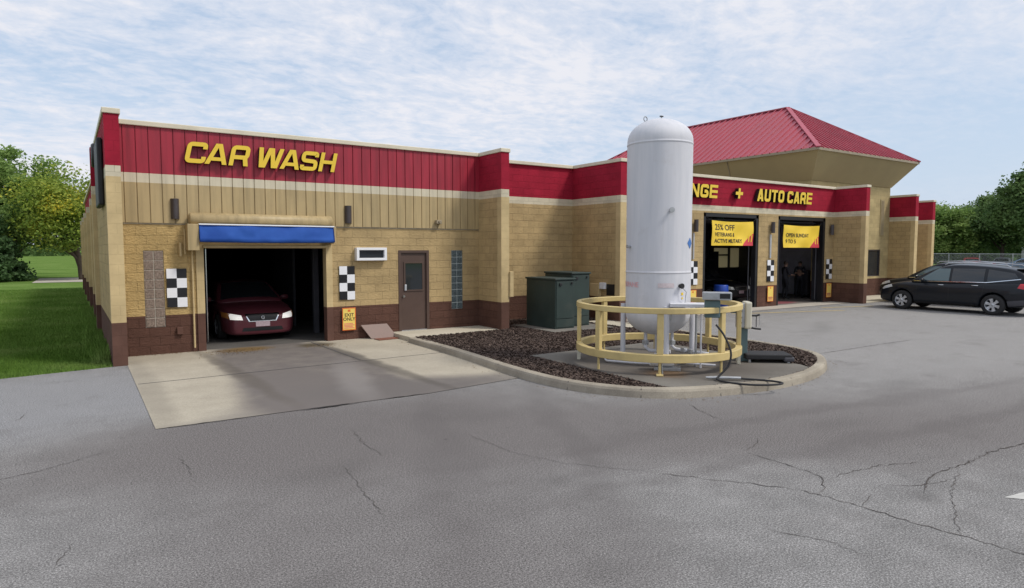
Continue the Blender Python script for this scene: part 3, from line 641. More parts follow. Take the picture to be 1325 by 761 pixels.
# ribbed metal fascia panels in three paint bands, grooves are modelled
def panels(z0, z1, mat, y=16.17):
    mb = MB(); x0, x1, p = .9, 9.75, .2388; prof = [(x0, y)]
    x = x0 + .12
    while x < x1 - .1: prof += [(x - .010, y), (x - .006, y + .024), (x + .006, y + .024), (x + .010, y)]; x += p
    prof.append((x1, y)); n = len(prof); vs = [(a, b_, z0) for a, b_ in prof] + [(a, b_, z1) for a, b_ in prof]
    mb.add(vs, [(i, i + 1, i + 1 + n, i + n) for i in range(n - 1)], mat); mb.box(x0, y + .03, z0, x1, y + .06, z1, mat); return mb
for z0, z1, mt, lb in ((2.875, 3.73, 'pan_tan', 'tan ribbed metal panels'), (3.73, 3.93, 'pan_crm', 'cream ribbed metal band'), (3.93, 4.93, 'pan_red', 'red ribbed metal fascia')):
    o = panels(z0, z1, mt).build('metal_panel', BLD); o['label'] = lb
def wing(x0, y0, x1, y1, style_face='rough', name='wing_wall', base=0):
    """projecting wing wall: split-face sides, smooth block end 3 mm proud"""
    mb = MB(); boxband(mb, x0, y0 + .2, x1, y1, style_face, base); boxband(mb, x0 - .003, y0, x1 + .003, y0 + .2, 'smooth', base)
    o = mb.build(name, BLD); cp(x0 - .03, y0 - .03, x1 + .03, y1); return o
def cp(x0, y0, x1, y1, z=4.92):
    mb = MB(); mb.bbox(x0, y0, z, x1, y1, z + .105, 'coping', .012); mb.build('coping', BLD)
wing(.65, 15.0, .9, 20.2); wing(9.75, 15.0, 10.0, 17.1)
cp(.9, 16.12, 9.72, 16.42)
# side wall with pilasters going back
def f(mb):
    mb.box(.9, 20.2, 0, 1.05, 45.8, .86, 'brn'); mb.box(.9, 20.2, .86, 1.05, 45.8, 3.72, 'tan'); mb.box(.9, 20.2, 3.72, 1.05, 45.8, 3.93, 'crm'); mb.box(.9, 20.2, 3.93, 1.05, 45.8, 4.92, 'red')
    mb.box(.93, 16.4, 0, 1.0, 20.2, 4.9, 'dark2')
part('side_wall', f); cp(.82, 20.2, 1.1, 45.8)
for y in (20.2, 25.2, 30.2, 35.2, 40.2, 45.4):
    mb = MB(); boxband(mb, .55 if y < 21 else .62, y, .9, y + .4, 'smooth', 0, 4.92 if y == 20.2 else 3.93); mb.build('pilaster', BLD)
# recess and the bay walls
def f(mb): boxband(mb, 10.0, 16.9, 13.76, 17.1, 'rough')
part('recess_wall', f); cp(10.0, 16.82, 13.76, 17.12)
wing(13.76, 14.62, 14.05, 17.1)
BAYS = [(14.75, 18.0), (19.38, 22.65), (23.92, 27.32)]
def f(mb): wallx(mb, 14.05, 27.95, 16.2, .25, 'rough', 0, 4.92, [(a, b_, 0, 3.66) for a, b_ in BAYS])
part('bay_wall', f); cp(14.05, 16.13, 27.97, 16.48)
wing(27.95, 14.8, 28.22, 16.45); wing(34.72, 15.95, 35.0, 17.4); wing(39.6, 17.3, 39.88, 19.4)
def f(mb): wallx(mb, 34.9, 39.6, 19.2, .2, 'rough')
part('rear_front_wall', f); cp(34.9, 19.12, 39.6, 19.45)
for a, b_ in BAYS:
    mb = MB(); mb.box(a, 16.22, 0, a + .14, 16.42, 3.66, 'black'); mb.box(b_ - .14, 16.22, 0, b_, 16.42, 3.66, 'black'); mb.box(a, 16.22, 3.52, b_, 16.42, 3.66, 'black')
    mb.build('bay_door_frame', BLD)
    mb = MB()   # door rolled up under the ceiling, with its tracks
    for k in range(5): mb.bbox(a + .16, 16.55 + k * .55, 3.42, b_ - .16, 17.08 + k * .55, 3.47, 'dark2', .01)
    mb.tube([(a + .2, 16.5, .1), (a + .2, 16.5, 3.2), (a + .2, 16.7, 3.4), (a + .2, 19.2, 3.42)], .025, 'dark2', 6); mb.tube([(b_ - .2, 16.5, .1), (b_ - .2, 16.5, 3.2), (b_ - .2, 16.7, 3.4), (b_ - .2, 19.2, 3.42)], .025, 'dark2', 6)
    mb.build('raised_bay_door', BLD)
# roofs and interiors
for a in ((.95, 17.15, 10.1, 45.6), (14.1, 16.45, 27.74, 27.0), (34.8, 19.45, 39.5, 30)):
    mb = MB(); mb.box(a[0], a[1], 4.3, a[2], a[3], 4.45, 'trim'); mb.build('flat_roof', BLD)
def f(mb):
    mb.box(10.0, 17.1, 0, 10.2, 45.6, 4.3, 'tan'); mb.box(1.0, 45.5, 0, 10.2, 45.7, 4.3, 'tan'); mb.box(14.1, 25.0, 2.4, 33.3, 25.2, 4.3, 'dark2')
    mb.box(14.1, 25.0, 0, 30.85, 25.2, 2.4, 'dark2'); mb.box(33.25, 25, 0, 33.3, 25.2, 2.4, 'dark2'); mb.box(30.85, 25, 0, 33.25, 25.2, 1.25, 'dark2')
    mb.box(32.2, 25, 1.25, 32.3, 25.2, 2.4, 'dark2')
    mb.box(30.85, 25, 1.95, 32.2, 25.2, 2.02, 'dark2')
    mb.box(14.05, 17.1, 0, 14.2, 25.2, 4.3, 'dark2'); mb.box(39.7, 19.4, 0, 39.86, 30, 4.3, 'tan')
part('rear_wall', f)
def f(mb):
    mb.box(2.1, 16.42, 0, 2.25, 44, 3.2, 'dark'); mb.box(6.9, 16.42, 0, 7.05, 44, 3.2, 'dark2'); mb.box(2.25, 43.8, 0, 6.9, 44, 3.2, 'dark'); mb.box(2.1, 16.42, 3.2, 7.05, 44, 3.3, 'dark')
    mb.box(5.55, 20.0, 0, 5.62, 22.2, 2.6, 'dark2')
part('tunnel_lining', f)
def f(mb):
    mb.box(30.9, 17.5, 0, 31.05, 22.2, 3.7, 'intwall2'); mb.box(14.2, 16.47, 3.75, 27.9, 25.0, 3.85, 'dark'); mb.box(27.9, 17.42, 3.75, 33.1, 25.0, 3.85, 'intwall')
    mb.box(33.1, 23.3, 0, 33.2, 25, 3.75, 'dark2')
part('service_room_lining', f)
mfr, ntf, bf = new_mat('frosted_pane'); M['frost'] = mfr; trf = ntf.nodes.new('ShaderNodeBsdfTranslucent'); trf.inputs[0].default_value = (.9, .82, .6, 1)
ntf.links.new(trf.outputs[0], [x for x in ntf.nodes if x.type == 'OUTPUT_MATERIAL'][0].inputs[0])
for a in ((30.86, 32.19, 2.03, 2.39), (30.86, 32.19, 1.26, 1.94), (32.31, 33.24, 1.26, 2.39)):
    mb = MB(); mb.box(a[0], 25.09, a[2], a[1], 25.10, a[3], 'frost'); mb.build('rear_window', BLD)
# shelving in the service room, seen dark through the first bay
def f(mb):
    for z in (.5, 1.1, 1.7): mb.box(27.2, 24.3, z, 30.4, 24.95, z + .04, 'dark2')
    for x in (27.2, 28.8, 30.36): mb.box(x, 24.3, 0, x + .04, 24.95, 2.2, 'dark2')
SH = thing('storage_shelf', (28.8, 24.6, .016), 'dark storage shelves along the rear wall of the service room', 'shelf')
mb = MB(); f(mb); mb.build('shelf_frame', SH)
# tower
TX0, TX1, TY0, TY1 = 27.75, 34.72, 17.2, 32.6
def f(mb):
    wallx(mb, TX0, 28.25, TY0, .2, 'tower', 3.88, 5.5); wallx(mb, 28.25, TX1, TY0, .2, 'tower', 0, 5.5, [(32.2, 33.95, .97, 2.3)]); mb.box(28.0, 16.45, 0, 28.2, 17.2, 3.9, 'dark2')
    mb.box(TX0, TY0 + .2, 3.9, TX0 + .2, TY1, 5.5, 'twr'); mb.box(TX1 - .2, TY0 + .2, 0, TX1, TY1, .86, 'brn'); mb.box(TX1 - .2, TY0 + .2, .86, TX1, TY1, 5.5, 'twr')
    mb.box(TX0, TY1 - .2, 4.3, TX1, TY1, 5.5, 'twr')
part('tower_wall', f)
def f(mb):
    e = .95; a = [(TX0 - .03, TY0 - .03), (TX1 + .03, TY0 - .03), (TX1 + .03, TY1), (TX0 - .03, TY1)]; b_ = [(TX0 - e, TY0 - e + .08), (TX1 + e, TY0 - e + .08), (TX1 + e, TY1 + e), (TX0 - e, TY1 + e)]
    vs = [(x, y, 5.42) for x, y in a] + [(x, y, 6.60) for x, y in b_]
    mb.add(vs, [(i, (i + 1) % 4, (i + 1) % 4 + 4, i + 4) for i in range(4)] + [(3, 2, 1, 0)], 'twr_p')
    for t in (.36, .70):  # joint covers on the west flare
        y0, y1 = TY0 + t * 15 - 1.2, TY0 - e + .08 + t * 17 - 1.2
        mb.tube([(TX0 - .035, y0, 5.42), (TX0 - e - .01, y1 - .2, 6.6)], .03, 'trim', 6)
part('tower_flare', f)
EX0, EX1, EY0, EY1 = 26.70, 35.62, 16.27, 33.5; RX = 31.16; RY0, RY1, RZ, EZ = 20.75, 29.05, 9.60, 6.66
def f(mb):
    mb.box(EX0, EY0, EZ - .09, EX1, EY0 + .06, EZ + .02, 'trim'); mb.box(EX0, EY0 + .06, EZ - .09, EX0 + .06, EY1, EZ + .02, 'trim'); mb.box(EX1 - .06, EY0 + .06, EZ - .09, EX1, EY1, EZ + .02, 'trim')
    mb.box(EX0 + .06, EY0 + .06, EZ - .07, EX1 - .06, EY1, EZ - .03, 'twr_p')
part('eave_fascia', f)
RF = MB()
A_, B_, C_, D_ = Vector((EX0, EY0, EZ)), Vector((EX1, EY0, EZ)), Vector((EX1, EY1, EZ)), Vector((EX0, EY1, EZ)); R0, R1 = Vector((RX, RY0, RZ)), Vector((RX, RY1, RZ))
RF.add([A_, B_, C_, D_, R0, R1], [(0, 1, 4), (1, 2, 5, 4), (2, 3, 5), (3, 0, 4, 5)], 'roof_red')
def seam(mb, p, q, up=.06, w_=.03):
    d = (q - p).normalized(); s_ = d.cross(Vector((0, 0, 1))).normalized() * w_; n_ = s_.cross(d).normalized() * up
    if n_.z < 0: n_ = -n_
    vs = [p - s_, p + s_, p + s_ + n_, p - s_ + n_, q - s_, q + s_, q + s_ + n_, q - s_ + n_]
    mb.add(vs, [(0, 1, 2, 3), (7, 6, 5, 4), (1, 5, 6, 2), (4, 0, 3, 7), (3, 2, 6, 7)], 'roof_red')
n = 44   # standing seams west and east
for i in range(1, n):
    y = EY0 + (EY1 - EY0) * i / n
    t = min(1, (y - EY0) / (RY0 - EY0), (EY1 - y) / (EY1 - RY1))
    seam(RF, Vector((EX0, y, EZ)), Vector((EX0 + (RX - EX0) * t, y, EZ + (RZ - EZ) * t))); seam(RF, Vector((EX1, y, EZ)), Vector((EX1 + (RX - EX1) * t, y, EZ + (RZ - EZ) * t)))
for i in range(1, 23):
    x = EX0 + (EX1 - EX0) * i / 23; t = min((x - EX0) / (RX - EX0), (EX1 - x) / (EX1 - RX))
    seam(RF, Vector((x, EY0, EZ)), Vector((x, EY0 + (RY0 - EY0) * t, EZ + (RZ - EZ) * t)))
RFO = RF.build('roof', BLD)
mb = MB()
for p, q in ((A_, R0), (B_, R0), (C_, R1), (D_, R1), (R0, R1)): seam(mb, p, q, .06, .10)
mb.build('ridge_cap', RFO)
mb = MB(); mb.box(33.80, 17.17, 3.0, 34.15, 17.2, 4.80, 'twr_p'); 
for k in range(30): mb.box(33.84, 17.155, 3.03 + k * .058, 34.11, 17.185, 3.055 + k * .058, 'trim')
mb.build('louvre_vent', BLD)
mb = MB(); mb.box(32.2, 17.26, .97, 33.95, 17.28, 2.3, 'glass'); W1 = mb.build('window', BLD)
mb = MB()
for a in ((32.2, .97, 33.95, 1.02), (32.2, 2.25, 33.95, 2.3), (32.2, 1.02, 32.25, 2.25), (33.9, 1.02, 33.95, 2.25)): mb.box(a[0], 17.21, a[1], a[2], 17.27, a[3], 'bronze')
mb.build('frame', W1)
# personnel door
mb = MB(); mb.bbox(7.33, 16.235, .12, 8.09, 16.285, 2.22, 'brown', .006); DR = mb.build('door', BLD)
mb = MB()
mb.box(7.26, 16.185, .115, 7.335, 16.33, 2.28, 'brown'); mb.box(8.085, 16.185, .115, 8.16, 16.33, 2.28, 'brown'); mb.box(7.335, 16.185, 2.215, 8.085, 16.33, 2.28, 'brown'); mb.build('frame', DR)
mb = MB(); mb.box(7.47, 16.228, 1.22, 7.97, 16.234, 1.93, 'glass'); mb.build('pane', DR)
mb = MB()
for a in ((7.43, 1.18, 8.01, 1.22), (7.43, 1.93, 8.01, 1.97), (7.43, 1.22, 7.47, 1.93), (7.97, 1.22, 8.01, 1.93)): mb.box(a[0], 16.215, a[1], a[2], 16.234, a[3], 'brown')
mb.build('glazing_bead', DR)
mb = MB(); mb.bbox(7.44, 16.20, 1.20, 7.50, 16.228, 1.36, 'alu', .006); mb.build('lock_plate', DR); mb = MB(); mb.tube([(7.395, 16.23, 1.05), (7.395, 16.16, 1.05)], .025, 'chrome', 12); mb.tube([(7.395, 16.165, 1.05), (7.395, 16.15, 1.05)], .034, 'chrome', 14); mb.build('handle', DR)
mb = MB(); mb.box(7.34, 16.19, .115, 8.08, 16.26, .135, 'galv'); mb.build('threshold', DR)
# glass block panels
def gb(x0, x1, z0, z1, nx, nz, mt, mo, lab):
    mb = MB(); mb.box(x0, 16.215, z0, x1, 16.26, z1, mo); dx, dz = (x1 - x0) / nx, (z1 - z0) / nz
    for i in range(nx):
        for j in range(nz): mb.bbox(x0 + i * dx + .008, 16.203, z0 + j * dz + .008, x0 + (i + 1) * dx - .008, 16.24, z0 + (j + 1) * dz - .008, mt, .008)
    o = mb.build('glass_block_window', BLD); o['label'] = lab
gb(1.335, 1.715, .605, 2.275, 2, 8, 'gb_brown', 'gb_mortar', 'brownish glass block strip left of the tunnel')
gb(8.865, 9.215, .635, 2.275, 2, 9, 'gb_dark', 'gb_mortar2', 'dark glass block strip right of the brown door')
# small framed window between tunnel and door
mb = MB(); mb.box(6.14, 16.12, 2.09, 6.80, 16.14, 2.28, 'glass'); W2 = mb.build('window', BLD)
mb = MB()
for a in ((6.06, 2.02, 6.88, 2.085), (6.06, 2.285, 6.88, 2.35), (6.06, 2.085, 6.13, 2.285), (6.81, 2.085, 6.88, 2.285)): mb.bbox(a[0], 16.05, a[1], a[2], 16.22, a[3], 'sign_white', .006)
mb.build('frame', W2)
# tunnel canopy: rolled door hood, side boxes, blue awning
mb = MB(); mb.lathe([(0, 0), (.10, 0), (.145, .03), (.145, 3.17), (.10, 3.2), (0, 3.2)], (2.22, 16.02, 2.97), 'pan_tan', 20, 'x')
mb.build('roller_hood', BLD)
mb = MB(); mb.bbox(2.16, 15.83, 2.28, 2.39, 16.2, 2.86, 'pan_tan', .01); mb.build('bracket_box', BLD)
mb = MB(); mb.bbox(5.40, 15.85, 2.45, 5.47, 16.2, 2.86, 'pan_tan', .01); mb.build('bracket_box', BLD)
mb = MB(); NX = 36
rows_ = [(15.83, 2.845), (15.80, 2.76), (15.775, 2.66), (15.75, 2.56), (15.735, 2.485), (15.80, 2.465)]; vs = []
for i in range(NX + 1):
    x = 2.395 + (5.395 - 2.395) * i / NX; e = min(i, NX - i) / NX
    for j, (y, z) in enumerate(rows_):
        sag = math.sin(i * .9) * .006 + math.sin(i * .37 + j) * .012; pull = max(0, 1 - e * 9) * .05 * (j / 5)
        vs.append((x, y + sag + pull, z - .015 * math.sin(math.pi * i / NX) * j / 5))
k = len(rows_); mb.add(vs, [(i * k + j, i * k + j + 1, (i + 1) * k + j + 1, (i + 1) * k + j) for i in range(NX) for j in range(k - 1)], 'blue', True)
mb.add([(2.395, y, z) for y, z in rows_] + [(2.395, 16.18, 2.80)], [tuple(range(len(rows_) + 1))], 'blue'); mb.add([(5.395, y, z) for y, z in rows_] + [(5.395, 16.18, 2.80)], [tuple(range(len(rows_), -1, -1))], 'blue')
AW = mb.build('awning', BLD)
mb = MB(); mb.bbox(2.39, 15.80, 2.84, 5.41, 15.86, 2.87, 'sign_white', .006); mb.build('awning_rail', AW)
mb = MB(); mb.bbox(2.50, 16.10, 2.335, 5.33, 16.19, 2.40, 'tan_s', .01); mb.build('lintel_strip', BLD)
mb = MB(); mb.tube([(2.28, 16.15, 2.28), (2.28, 16.15, 1.4), (2.28, 16.15, .1)], .022, 'tan_s', 8); mb.tube([(2.14, 16.14, 2.2), (2.14, 16.14, 2.6), (2.14, 16.14, 2.75)], .018, 'tan_s', 8); mb.tube([(2.05, 16.15, 2.45), (2.05, 16.15, 2.15)], .03, 'tan_s', 8); mb.build('conduit', BLD)
mb = MB(); mb.bbox(1.93, 16.13, .42, 2.05, 16.2, .58, 'brn_s', .01); mb.build('junction_box', BLD)
mb = MB(); mb.bbox(10.0, 14.95, 1.0, 10.12, 15.2, 1.70, 'tan_s', .01); mb.build('meter_box', BLD)
mb = MB(); mb.bbox(13.66, 15.22, 1.08, 13.76, 15.44, 1.28, 'sign_white', .01); mb.build('meter_box', BLD)
mb = MB(); mb.bbox(13.64, 15.45, .84, 13.76, 15.85, 1.24, 'tan_s', .01); mb.build('meter_box', BLD)
mb = MB(); mb.bbox(13.745, 14.85, .90, 13.76, 15.2, 1.24, 'black', .003); mb.build('wall_opening', BLD)
mb = MB(); mb.tube([(8.42, 16.2, 3.08), (8.42, 16.02, 3.06)], .03, 'trim', 10); mb.bbox(8.34, 16.05, 3.0, 8.50, 16.17, 3.1, 'trim', .01)
CM = tag(mb.build('security_camera', loc=(8.42, 16.17, 3.05)), 'small tan security camera on the ribbed panel above the brown door', 'camera')
# ------------------------------------------------------------------ wall lamps
def make_lamp():
    t = local_thing('wall_lamp', 'bronze half round wall lamp above the left checkered plaque, left of the blue awning', 'wall lamp', 'half round wall lamps on the fronts')
    mb = MB(); n = 14
    prof = [(math.cos(a) * .085, -math.sin(a) * .11) for a in [math.pi * i / n for i in range(n + 1)]]
    mb.prism(prof[::-1], -.22, .22, 'bronze'); mb.build('shade', t)
    mb = MB(); mb.bbox(-.06, .0, -.15, .06, .03, .15, 'bronze', .005); mb.build('back_plate', t); return t
L0 = make_lamp(); L0.location = (1.97, 16.17, 3.19)
dup(L0, (5.89, 16.17, 3.18), 0, 'bronze half round wall lamp on the ribbed panel right of the blue awning')
dup(L0, (23.42, 16.12, 3.18), 0, 'bronze wall lamp on the pier between the two bannered bay doors')
dup(L0, (27.65, 16.12, 3.16), 0, 'bronze wall lamp right of the bay door with the Sunday banner')
dup(L0, (18.86, 16.12, 3.16), 0, 'bronze wall lamp left of the 25% banner, next to the white tank')
# ------------------------------------------------------------------ checkered plaques
def checker(x0, z0, w_, h, y, label):
    mb = MB(); mb.box(0, .004, 0, w_, .025, h, 'sign_black')
    for i in range(2):
        for j in range(4): mb.box(i * w_ / 2, 0, j * h / 4, (i + 1) * w_ / 2, .004, (j + 1) * h / 4, 'sign_white' if (i + j) % 2 else 'sign_black')
    mb.v = [(a + x0, b_ + y, c_ + z0) for a, b_, c_ in mb.v]
    o = mb.build('checkered_plaque', loc=(x0, y, z0)); tag(o, label, 'checkered sign', 'black and white checkered plaques'); return o
checker(1.76, 1.03, .40, .85, 16.165, 'black and white checkered plaque left of the tunnel mouth')
checker(5.64, 1.03, .40, .85, 16.165, 'black and white checkered plaque between the tunnel and the small white framed window')
checker(23.22, 1.02, .44, .86, 16.165, 'checkered plaque on the pier between the two bannered bay doors')
checker(27.42, 1.02, .44, .86, 16.165, 'checkered plaque right of the bay door with the Sunday banner')
checker(18.62, 1.02, .44, .86, 16.165, 'checkered plaque on the pier beside the white tank')
# small strip fixture on the middle pier
mb = MB(); mb.bbox(23.34, 16.14, 1.95, 23.42, 16.2, 2.9, 'alu', .01); tag(mb.build('downpipe', loc=(23.38, 16.2, 1.95)), 'short grey vertical pipe on the pier above the middle checkered plaque', 'pipe')
mb = MB(); mb.bbox(18.78, 16.14, 1.95, 18.84, 16.2, 2.9, 'alu', .01); tag(mb.build('downpipe', loc=(18.8, 16.2, 1.95)), 'short grey vertical pipe on the pier beside the white tank', 'pipe')
# ------------------------------------------------------------------ yellow exit / notice signs
def notice(x0, z0, w_, h, y, lines, label, big=False):
    mb = MB(); mb.bbox(x0 - .012, y, z0 - .012, x0 + w_ + .012, y + .012, z0 + h + .012, 'sgn_orange', .003); mb.box(x0 + .006, y - .003, z0 + .012, x0 + w_ - .012, y, z0 + h - .012, 'sgn_yel')
    cx_ = x0 + w_ / 2
    mb.box(cx_ - .035, y - .005, z0 + h * .84, cx_ + .035, y - .0035, z0 + h * .94, 'sgn_orange')
    mb.box(x0 + .03, y - .005, z0 + h * .20, x0 + w_ - .03, y - .0035, z0 + h * .25, 'sgn_pink') if not big else None
    s_ = w_ * .36
    for i, t in enumerate(lines): face_text(mb, t, s_, cx_, y - .006, z0 + h * (.62 - i * .19), 'banner_ink', offset=.002, xs=1.0)
    for k in range(4): mb.box(x0 + .03, y - .005, z0 + h * (.07 + k * .066), x0 + w_ - .03 - (k % 2) * .04, y - .0035, z0 + h * (.105 + k * .066), 'sgn_pink')
    o = mb.build('notice_sign', loc=(x0, y, z0)); tag(o, label, 'notice sign', 'yellow notice signs on the brown base'); return o
notice(5.70, .26, .33, .55, 16.14, ['EXIT', 'ONLY'], 'yellow EXIT ONLY sign on the brown base right of the tunnel mouth', True)
notice(23.25, .22, .36, .60, 16.14, ['', ''], 'yellow notice sign on the brown base of the pier between the bannered bay doors')
notice(27.45, .22, .36, .60, 16.14, ['', ''], 'yellow notice sign on the brown base right of the Sunday banner bay')
notice(18.62, .22, .36, .60, 16.14, ['', ''], 'yellow notice sign on the pier base beside the white tank')
# ------------------------------------------------------------------ channel letters
def rounded(pts, r_, closed=False):
    P = [Vector(p) for p in pts]; n = len(P); out_ = []
    rng = range(n) if closed else range(n)
    for i in rng:
        if not closed and i in (0, n - 1): out_.append(P[i]); continue
        a, b_, c_ = P[(i - 1) % n], P[i], P[(i + 1) % n]; d1 = (a - b_); d2 = (c_ - b_); rr = min(r_, d1.length * .5, d2.length * .5)
        p0 = b_ + d1.normalized() * rr; p1 = b_ + d2.normalized() * rr
        for k in range(6): t = k / 5; out_.append((1 - t) ** 2 * p0 + 2 * t * (1 - t) * b_ + t * t * p1)
    return out_
def letter_strokes(ch, w_, t):
    h = t / 2; X0, X1 = h, w_ - h; Y0, Y1 = h, 1 - h; S = []
    P = lambda *p, c=False: S.append(('P', p, c)); D = lambda xa, ya, xb, yb: S.append(('D', (xa, ya, xb, yb), False))
    if ch == 'C': P((X1, .68), (X1, Y1), (X0, Y1), (X0, Y0), (X1, Y0), (X1, .32))
    elif ch == 'G': P((X1, .70), (X1, Y1), (X0, Y1), (X0, Y0), (X1, Y0), (X1, .48), (w_ * .5, .48))
    elif ch == 'A': D(h * 1.1, 0, w_ * .46, 1); D(w_ - h * 1.1, 0, w_ * .54, 1); S.append(('B', (w_ * .24, .17, w_ * .76, .34), False))
    elif ch == 'R': P((X0, 0), (X0, Y1), (X1, Y1), (X1, .42), (w_ * .5, .42)); S.append(('B', (X0, .42 - h * .98, w_ * .55, .42 + h * .98), 0)); D(X1 + h * .1, 0, X1 - h * .9, .42)
    elif ch == 'W': D(w_ * .20, 0, h, 1); D(w_ * .27, 0, w_ * .47, 1); D(w_ * .69, 0, w_ * .53, 1); D(w_ * .76, 0, w_ - h, 1)
    elif ch == 'S': P((X1, .72), (X1, Y1), (X0, Y1), (X0, .52), (X1, .48), (X1, Y0), (X0, Y0), (X0, .28))
    elif ch == 'H': S.append(('B', (0, 0, t, 1), 0)); S.append(('B', (w_ - t, 0, w_, 1), 0)); S.append(('B', (h, .5 - h * .9, w_ - h, .5 + h * .9), 0))
    elif ch == 'N': S.append(('B', (0, 0, t * .9, 1), 0)); S.append(('B', (w_ - t * .9, 0, w_, 1), 0)); D(w_ - h * .9, 0, h * .9, 1)
    elif ch == 'E': S.append(('B', (0, 0, t, 1), 0)); [S.append(('B', (h, y, w_, y + t * .85), 0)) for y in (0, .5 - t * .42, 1 - t * .85)]
    elif ch == 'L': S.append(('B', (0, 0, t, 1), 0)); S.append(('B', (h, 0, w_, t * .85), 0))
    elif ch == 'I': S.append(('B', (w_ / 2 - h, 0, w_ / 2 + h, 1), 0))
    elif ch == 'T': S.append(('B', (w_ / 2 - h, 0, w_ / 2 + h, 1), 0)); S.append(('B', (0, 1 - t * .85, w_, 1), 0))
    elif ch == 'U': P((X0, 1), (X0, Y0), (X1, Y0), (X1, 1))
    elif ch == 'O': P((X0, Y0), (X1, Y0), (X1, Y1), (X0, Y1), c=True)
    elif ch == '+': S.append(('B', (w_ / 2 - h, .1, w_ / 2 + h, .9), 0)); S.append(('B', (0, .5 - h, w_, .5 + h), 0))
    return S
def letter(mb, ch, x, z, w_, h, t, yf, depth, shear, kk=[0]):
    def put(poly, closed_quads=None):
        kk[0] += 1; off = (kk[0] % 5) * .0012
        Q = [(x + (px + shear * py) * h, z + py * h) for px, py in poly]; return Q, off
    for typ, d, closed in letter_strokes(ch, w_ / h, t / h):
        if typ == 'P':
            path = rounded(d, t / h * .75, closed); n = len(path); Lf = []; Rt = []
            for i, p in enumerate(path):
                a = path[(i - 1) % n] if closed or i > 0 else p; c_ = path[(i + 1) % n] if closed or i < n - 1 else p
                dd = (c_ - a).normalized(); nn = Vector((-dd.y, dd.x)) * t / h / 2; Lf.append(p + nn); Rt.append(p - nn)
            quads = [(Lf[i], Rt[i], Rt[(i + 1) % n], Lf[(i + 1) % n]) for i in range(n if closed else n - 1)]
            kk[0] += 1; off = (kk[0] % 5) * .0012
            T = lambda p: (x + (p[0] + shear * p[1]) * h, z + p[1] * h)
            for q in quads: Q = [T(p) for p in q]; mb.add([(a, yf - off, b_) for a, b_ in Q], [(0, 1, 2, 3)], 'yellow')
            for side in (Lf, Rt):
                for i in range(n if closed else n - 1):
                    a, b_ = T(side[i]), T(side[(i + 1) % n]); mb.add([(a[0], yf - off, a[1]), (b_[0], yf - off, b_[1]), (b_[0], yf + depth, b_[1]), (a[0], yf + depth, a[1])], [(0, 1, 2, 3)], 'return')
            if not closed:
                for i in (0, n - 1):
                    a, b_ = T(Lf[i]), T(Rt[i]); mb.add([(a[0], yf - off, a[1]), (b_[0], yf - off, b_[1]), (b_[0], yf + depth, b_[1]), (a[0], yf + depth, a[1])], [(0, 1, 2, 3)], 'return')
            Q = [T(p) for p in Lf + Rt[::-1]]
        else:
            if typ == 'D': xa, ya, xb, yb = d; hw = t / h * .53; poly = [(xa - hw, ya), (xa + hw, ya), (xb + hw, yb), (xb - hw, yb)]
            else: x0, y0, x1, y1 = d; poly = [(x0, y0), (x1, y0), (x1, y1), (x0, y1)]
            Q, off = put(poly); mb.add([(a, yf - off, b_) for a, b_ in Q], [(0, 1, 2, 3)], 'yellow')
            for i in range(4):
                a, b_ = Q[i], Q[(i + 1) % 4]; mb.add([(a[0], yf - off, a[1]), (b_[0], yf - off, b_[1]), (b_[0], yf + depth, b_[1]), (a[0], yf + depth, a[1])], [(0, 1, 2, 3)], 'return')
def sign(name, label, spec, z, h, t, yf, depth, shear, loc):
    T = thing(name, loc, label, 'sign')
    for ch, x, w_ in spec:
        mb = MB(); letter(mb, ch, x, z, w_, h, t, yf, depth, shear); mb.build('plus_sign' if ch == '+' else 'letter', T)
    return T
sp = []
for ch, x, w_ in (('C', 2.16, .43), ('A', 2.58, .48), ('R', 3.10, .42), ('W', 3.71, .58), ('A', 4.26, .47), ('S', 4.74, .42), ('H', 5.21, .41)): sp.append((ch, 2.16 + (x - 2.16) * .965, w_ * .965))
sign('car_wash_letters', 'large slanted yellow CAR WASH letters on the red ribbed fascia', sp, 4.20, .46, .092, 16.02, .13, .22, (3.9, 16.15, 4.2))
sp = []; x = 15.35
for ch in 'OIL CHANGE':
    w_ = {' ': .30, 'I': .14}.get(ch, .40)
    if ch != ' ': sp.append((ch, x, w_))
    x += w_ + (.055 if ch != ' ' else 0)
sc_ = (19.92 - 15.35) / (x - 15.35); sp = [(c_, 15.35 + (a - 15.35) * sc_, b_ * sc_) for c_, a, b_ in sp] + [('+', 20.90, .42)]
x = 22.22
for ch in 'AUTO CARE':
    w_ = {' ': .16}.get(ch, .39)
    if ch != ' ': sp.append((ch, x, w_))
    x += w_ + (.055 if ch != ' ' else 0)
sign('oil_change_auto_care_letters', 'yellow OIL CHANGE + AUTO CARE letters with black sides over the service bays', sp, 4.18, .48, .115, 16.0, .16, .10, (20, 16.2, 4.2))
# sign cabinet on the left side wall, seen edge-on
T = thing('side_wall_sign', (.65, 17.5, 3.2), 'black oval sign cabinet sticking out of the left side wall, seen edge on', 'sign')
mb = MB(); mb.lathe([(0, 0), (.24, 0), (.27, .03), (.27, .10), (.24, .13), (0, .13)], (.50, 17.6, 4.40), 'black', 28, 'x'); mb.build('round_cabinet', T)
mb = MB(); mb.bbox(.54, 15.7, 3.2, .645, 17.2, 4.55, 'black', .03); mb.build('lower_cabinet', T)
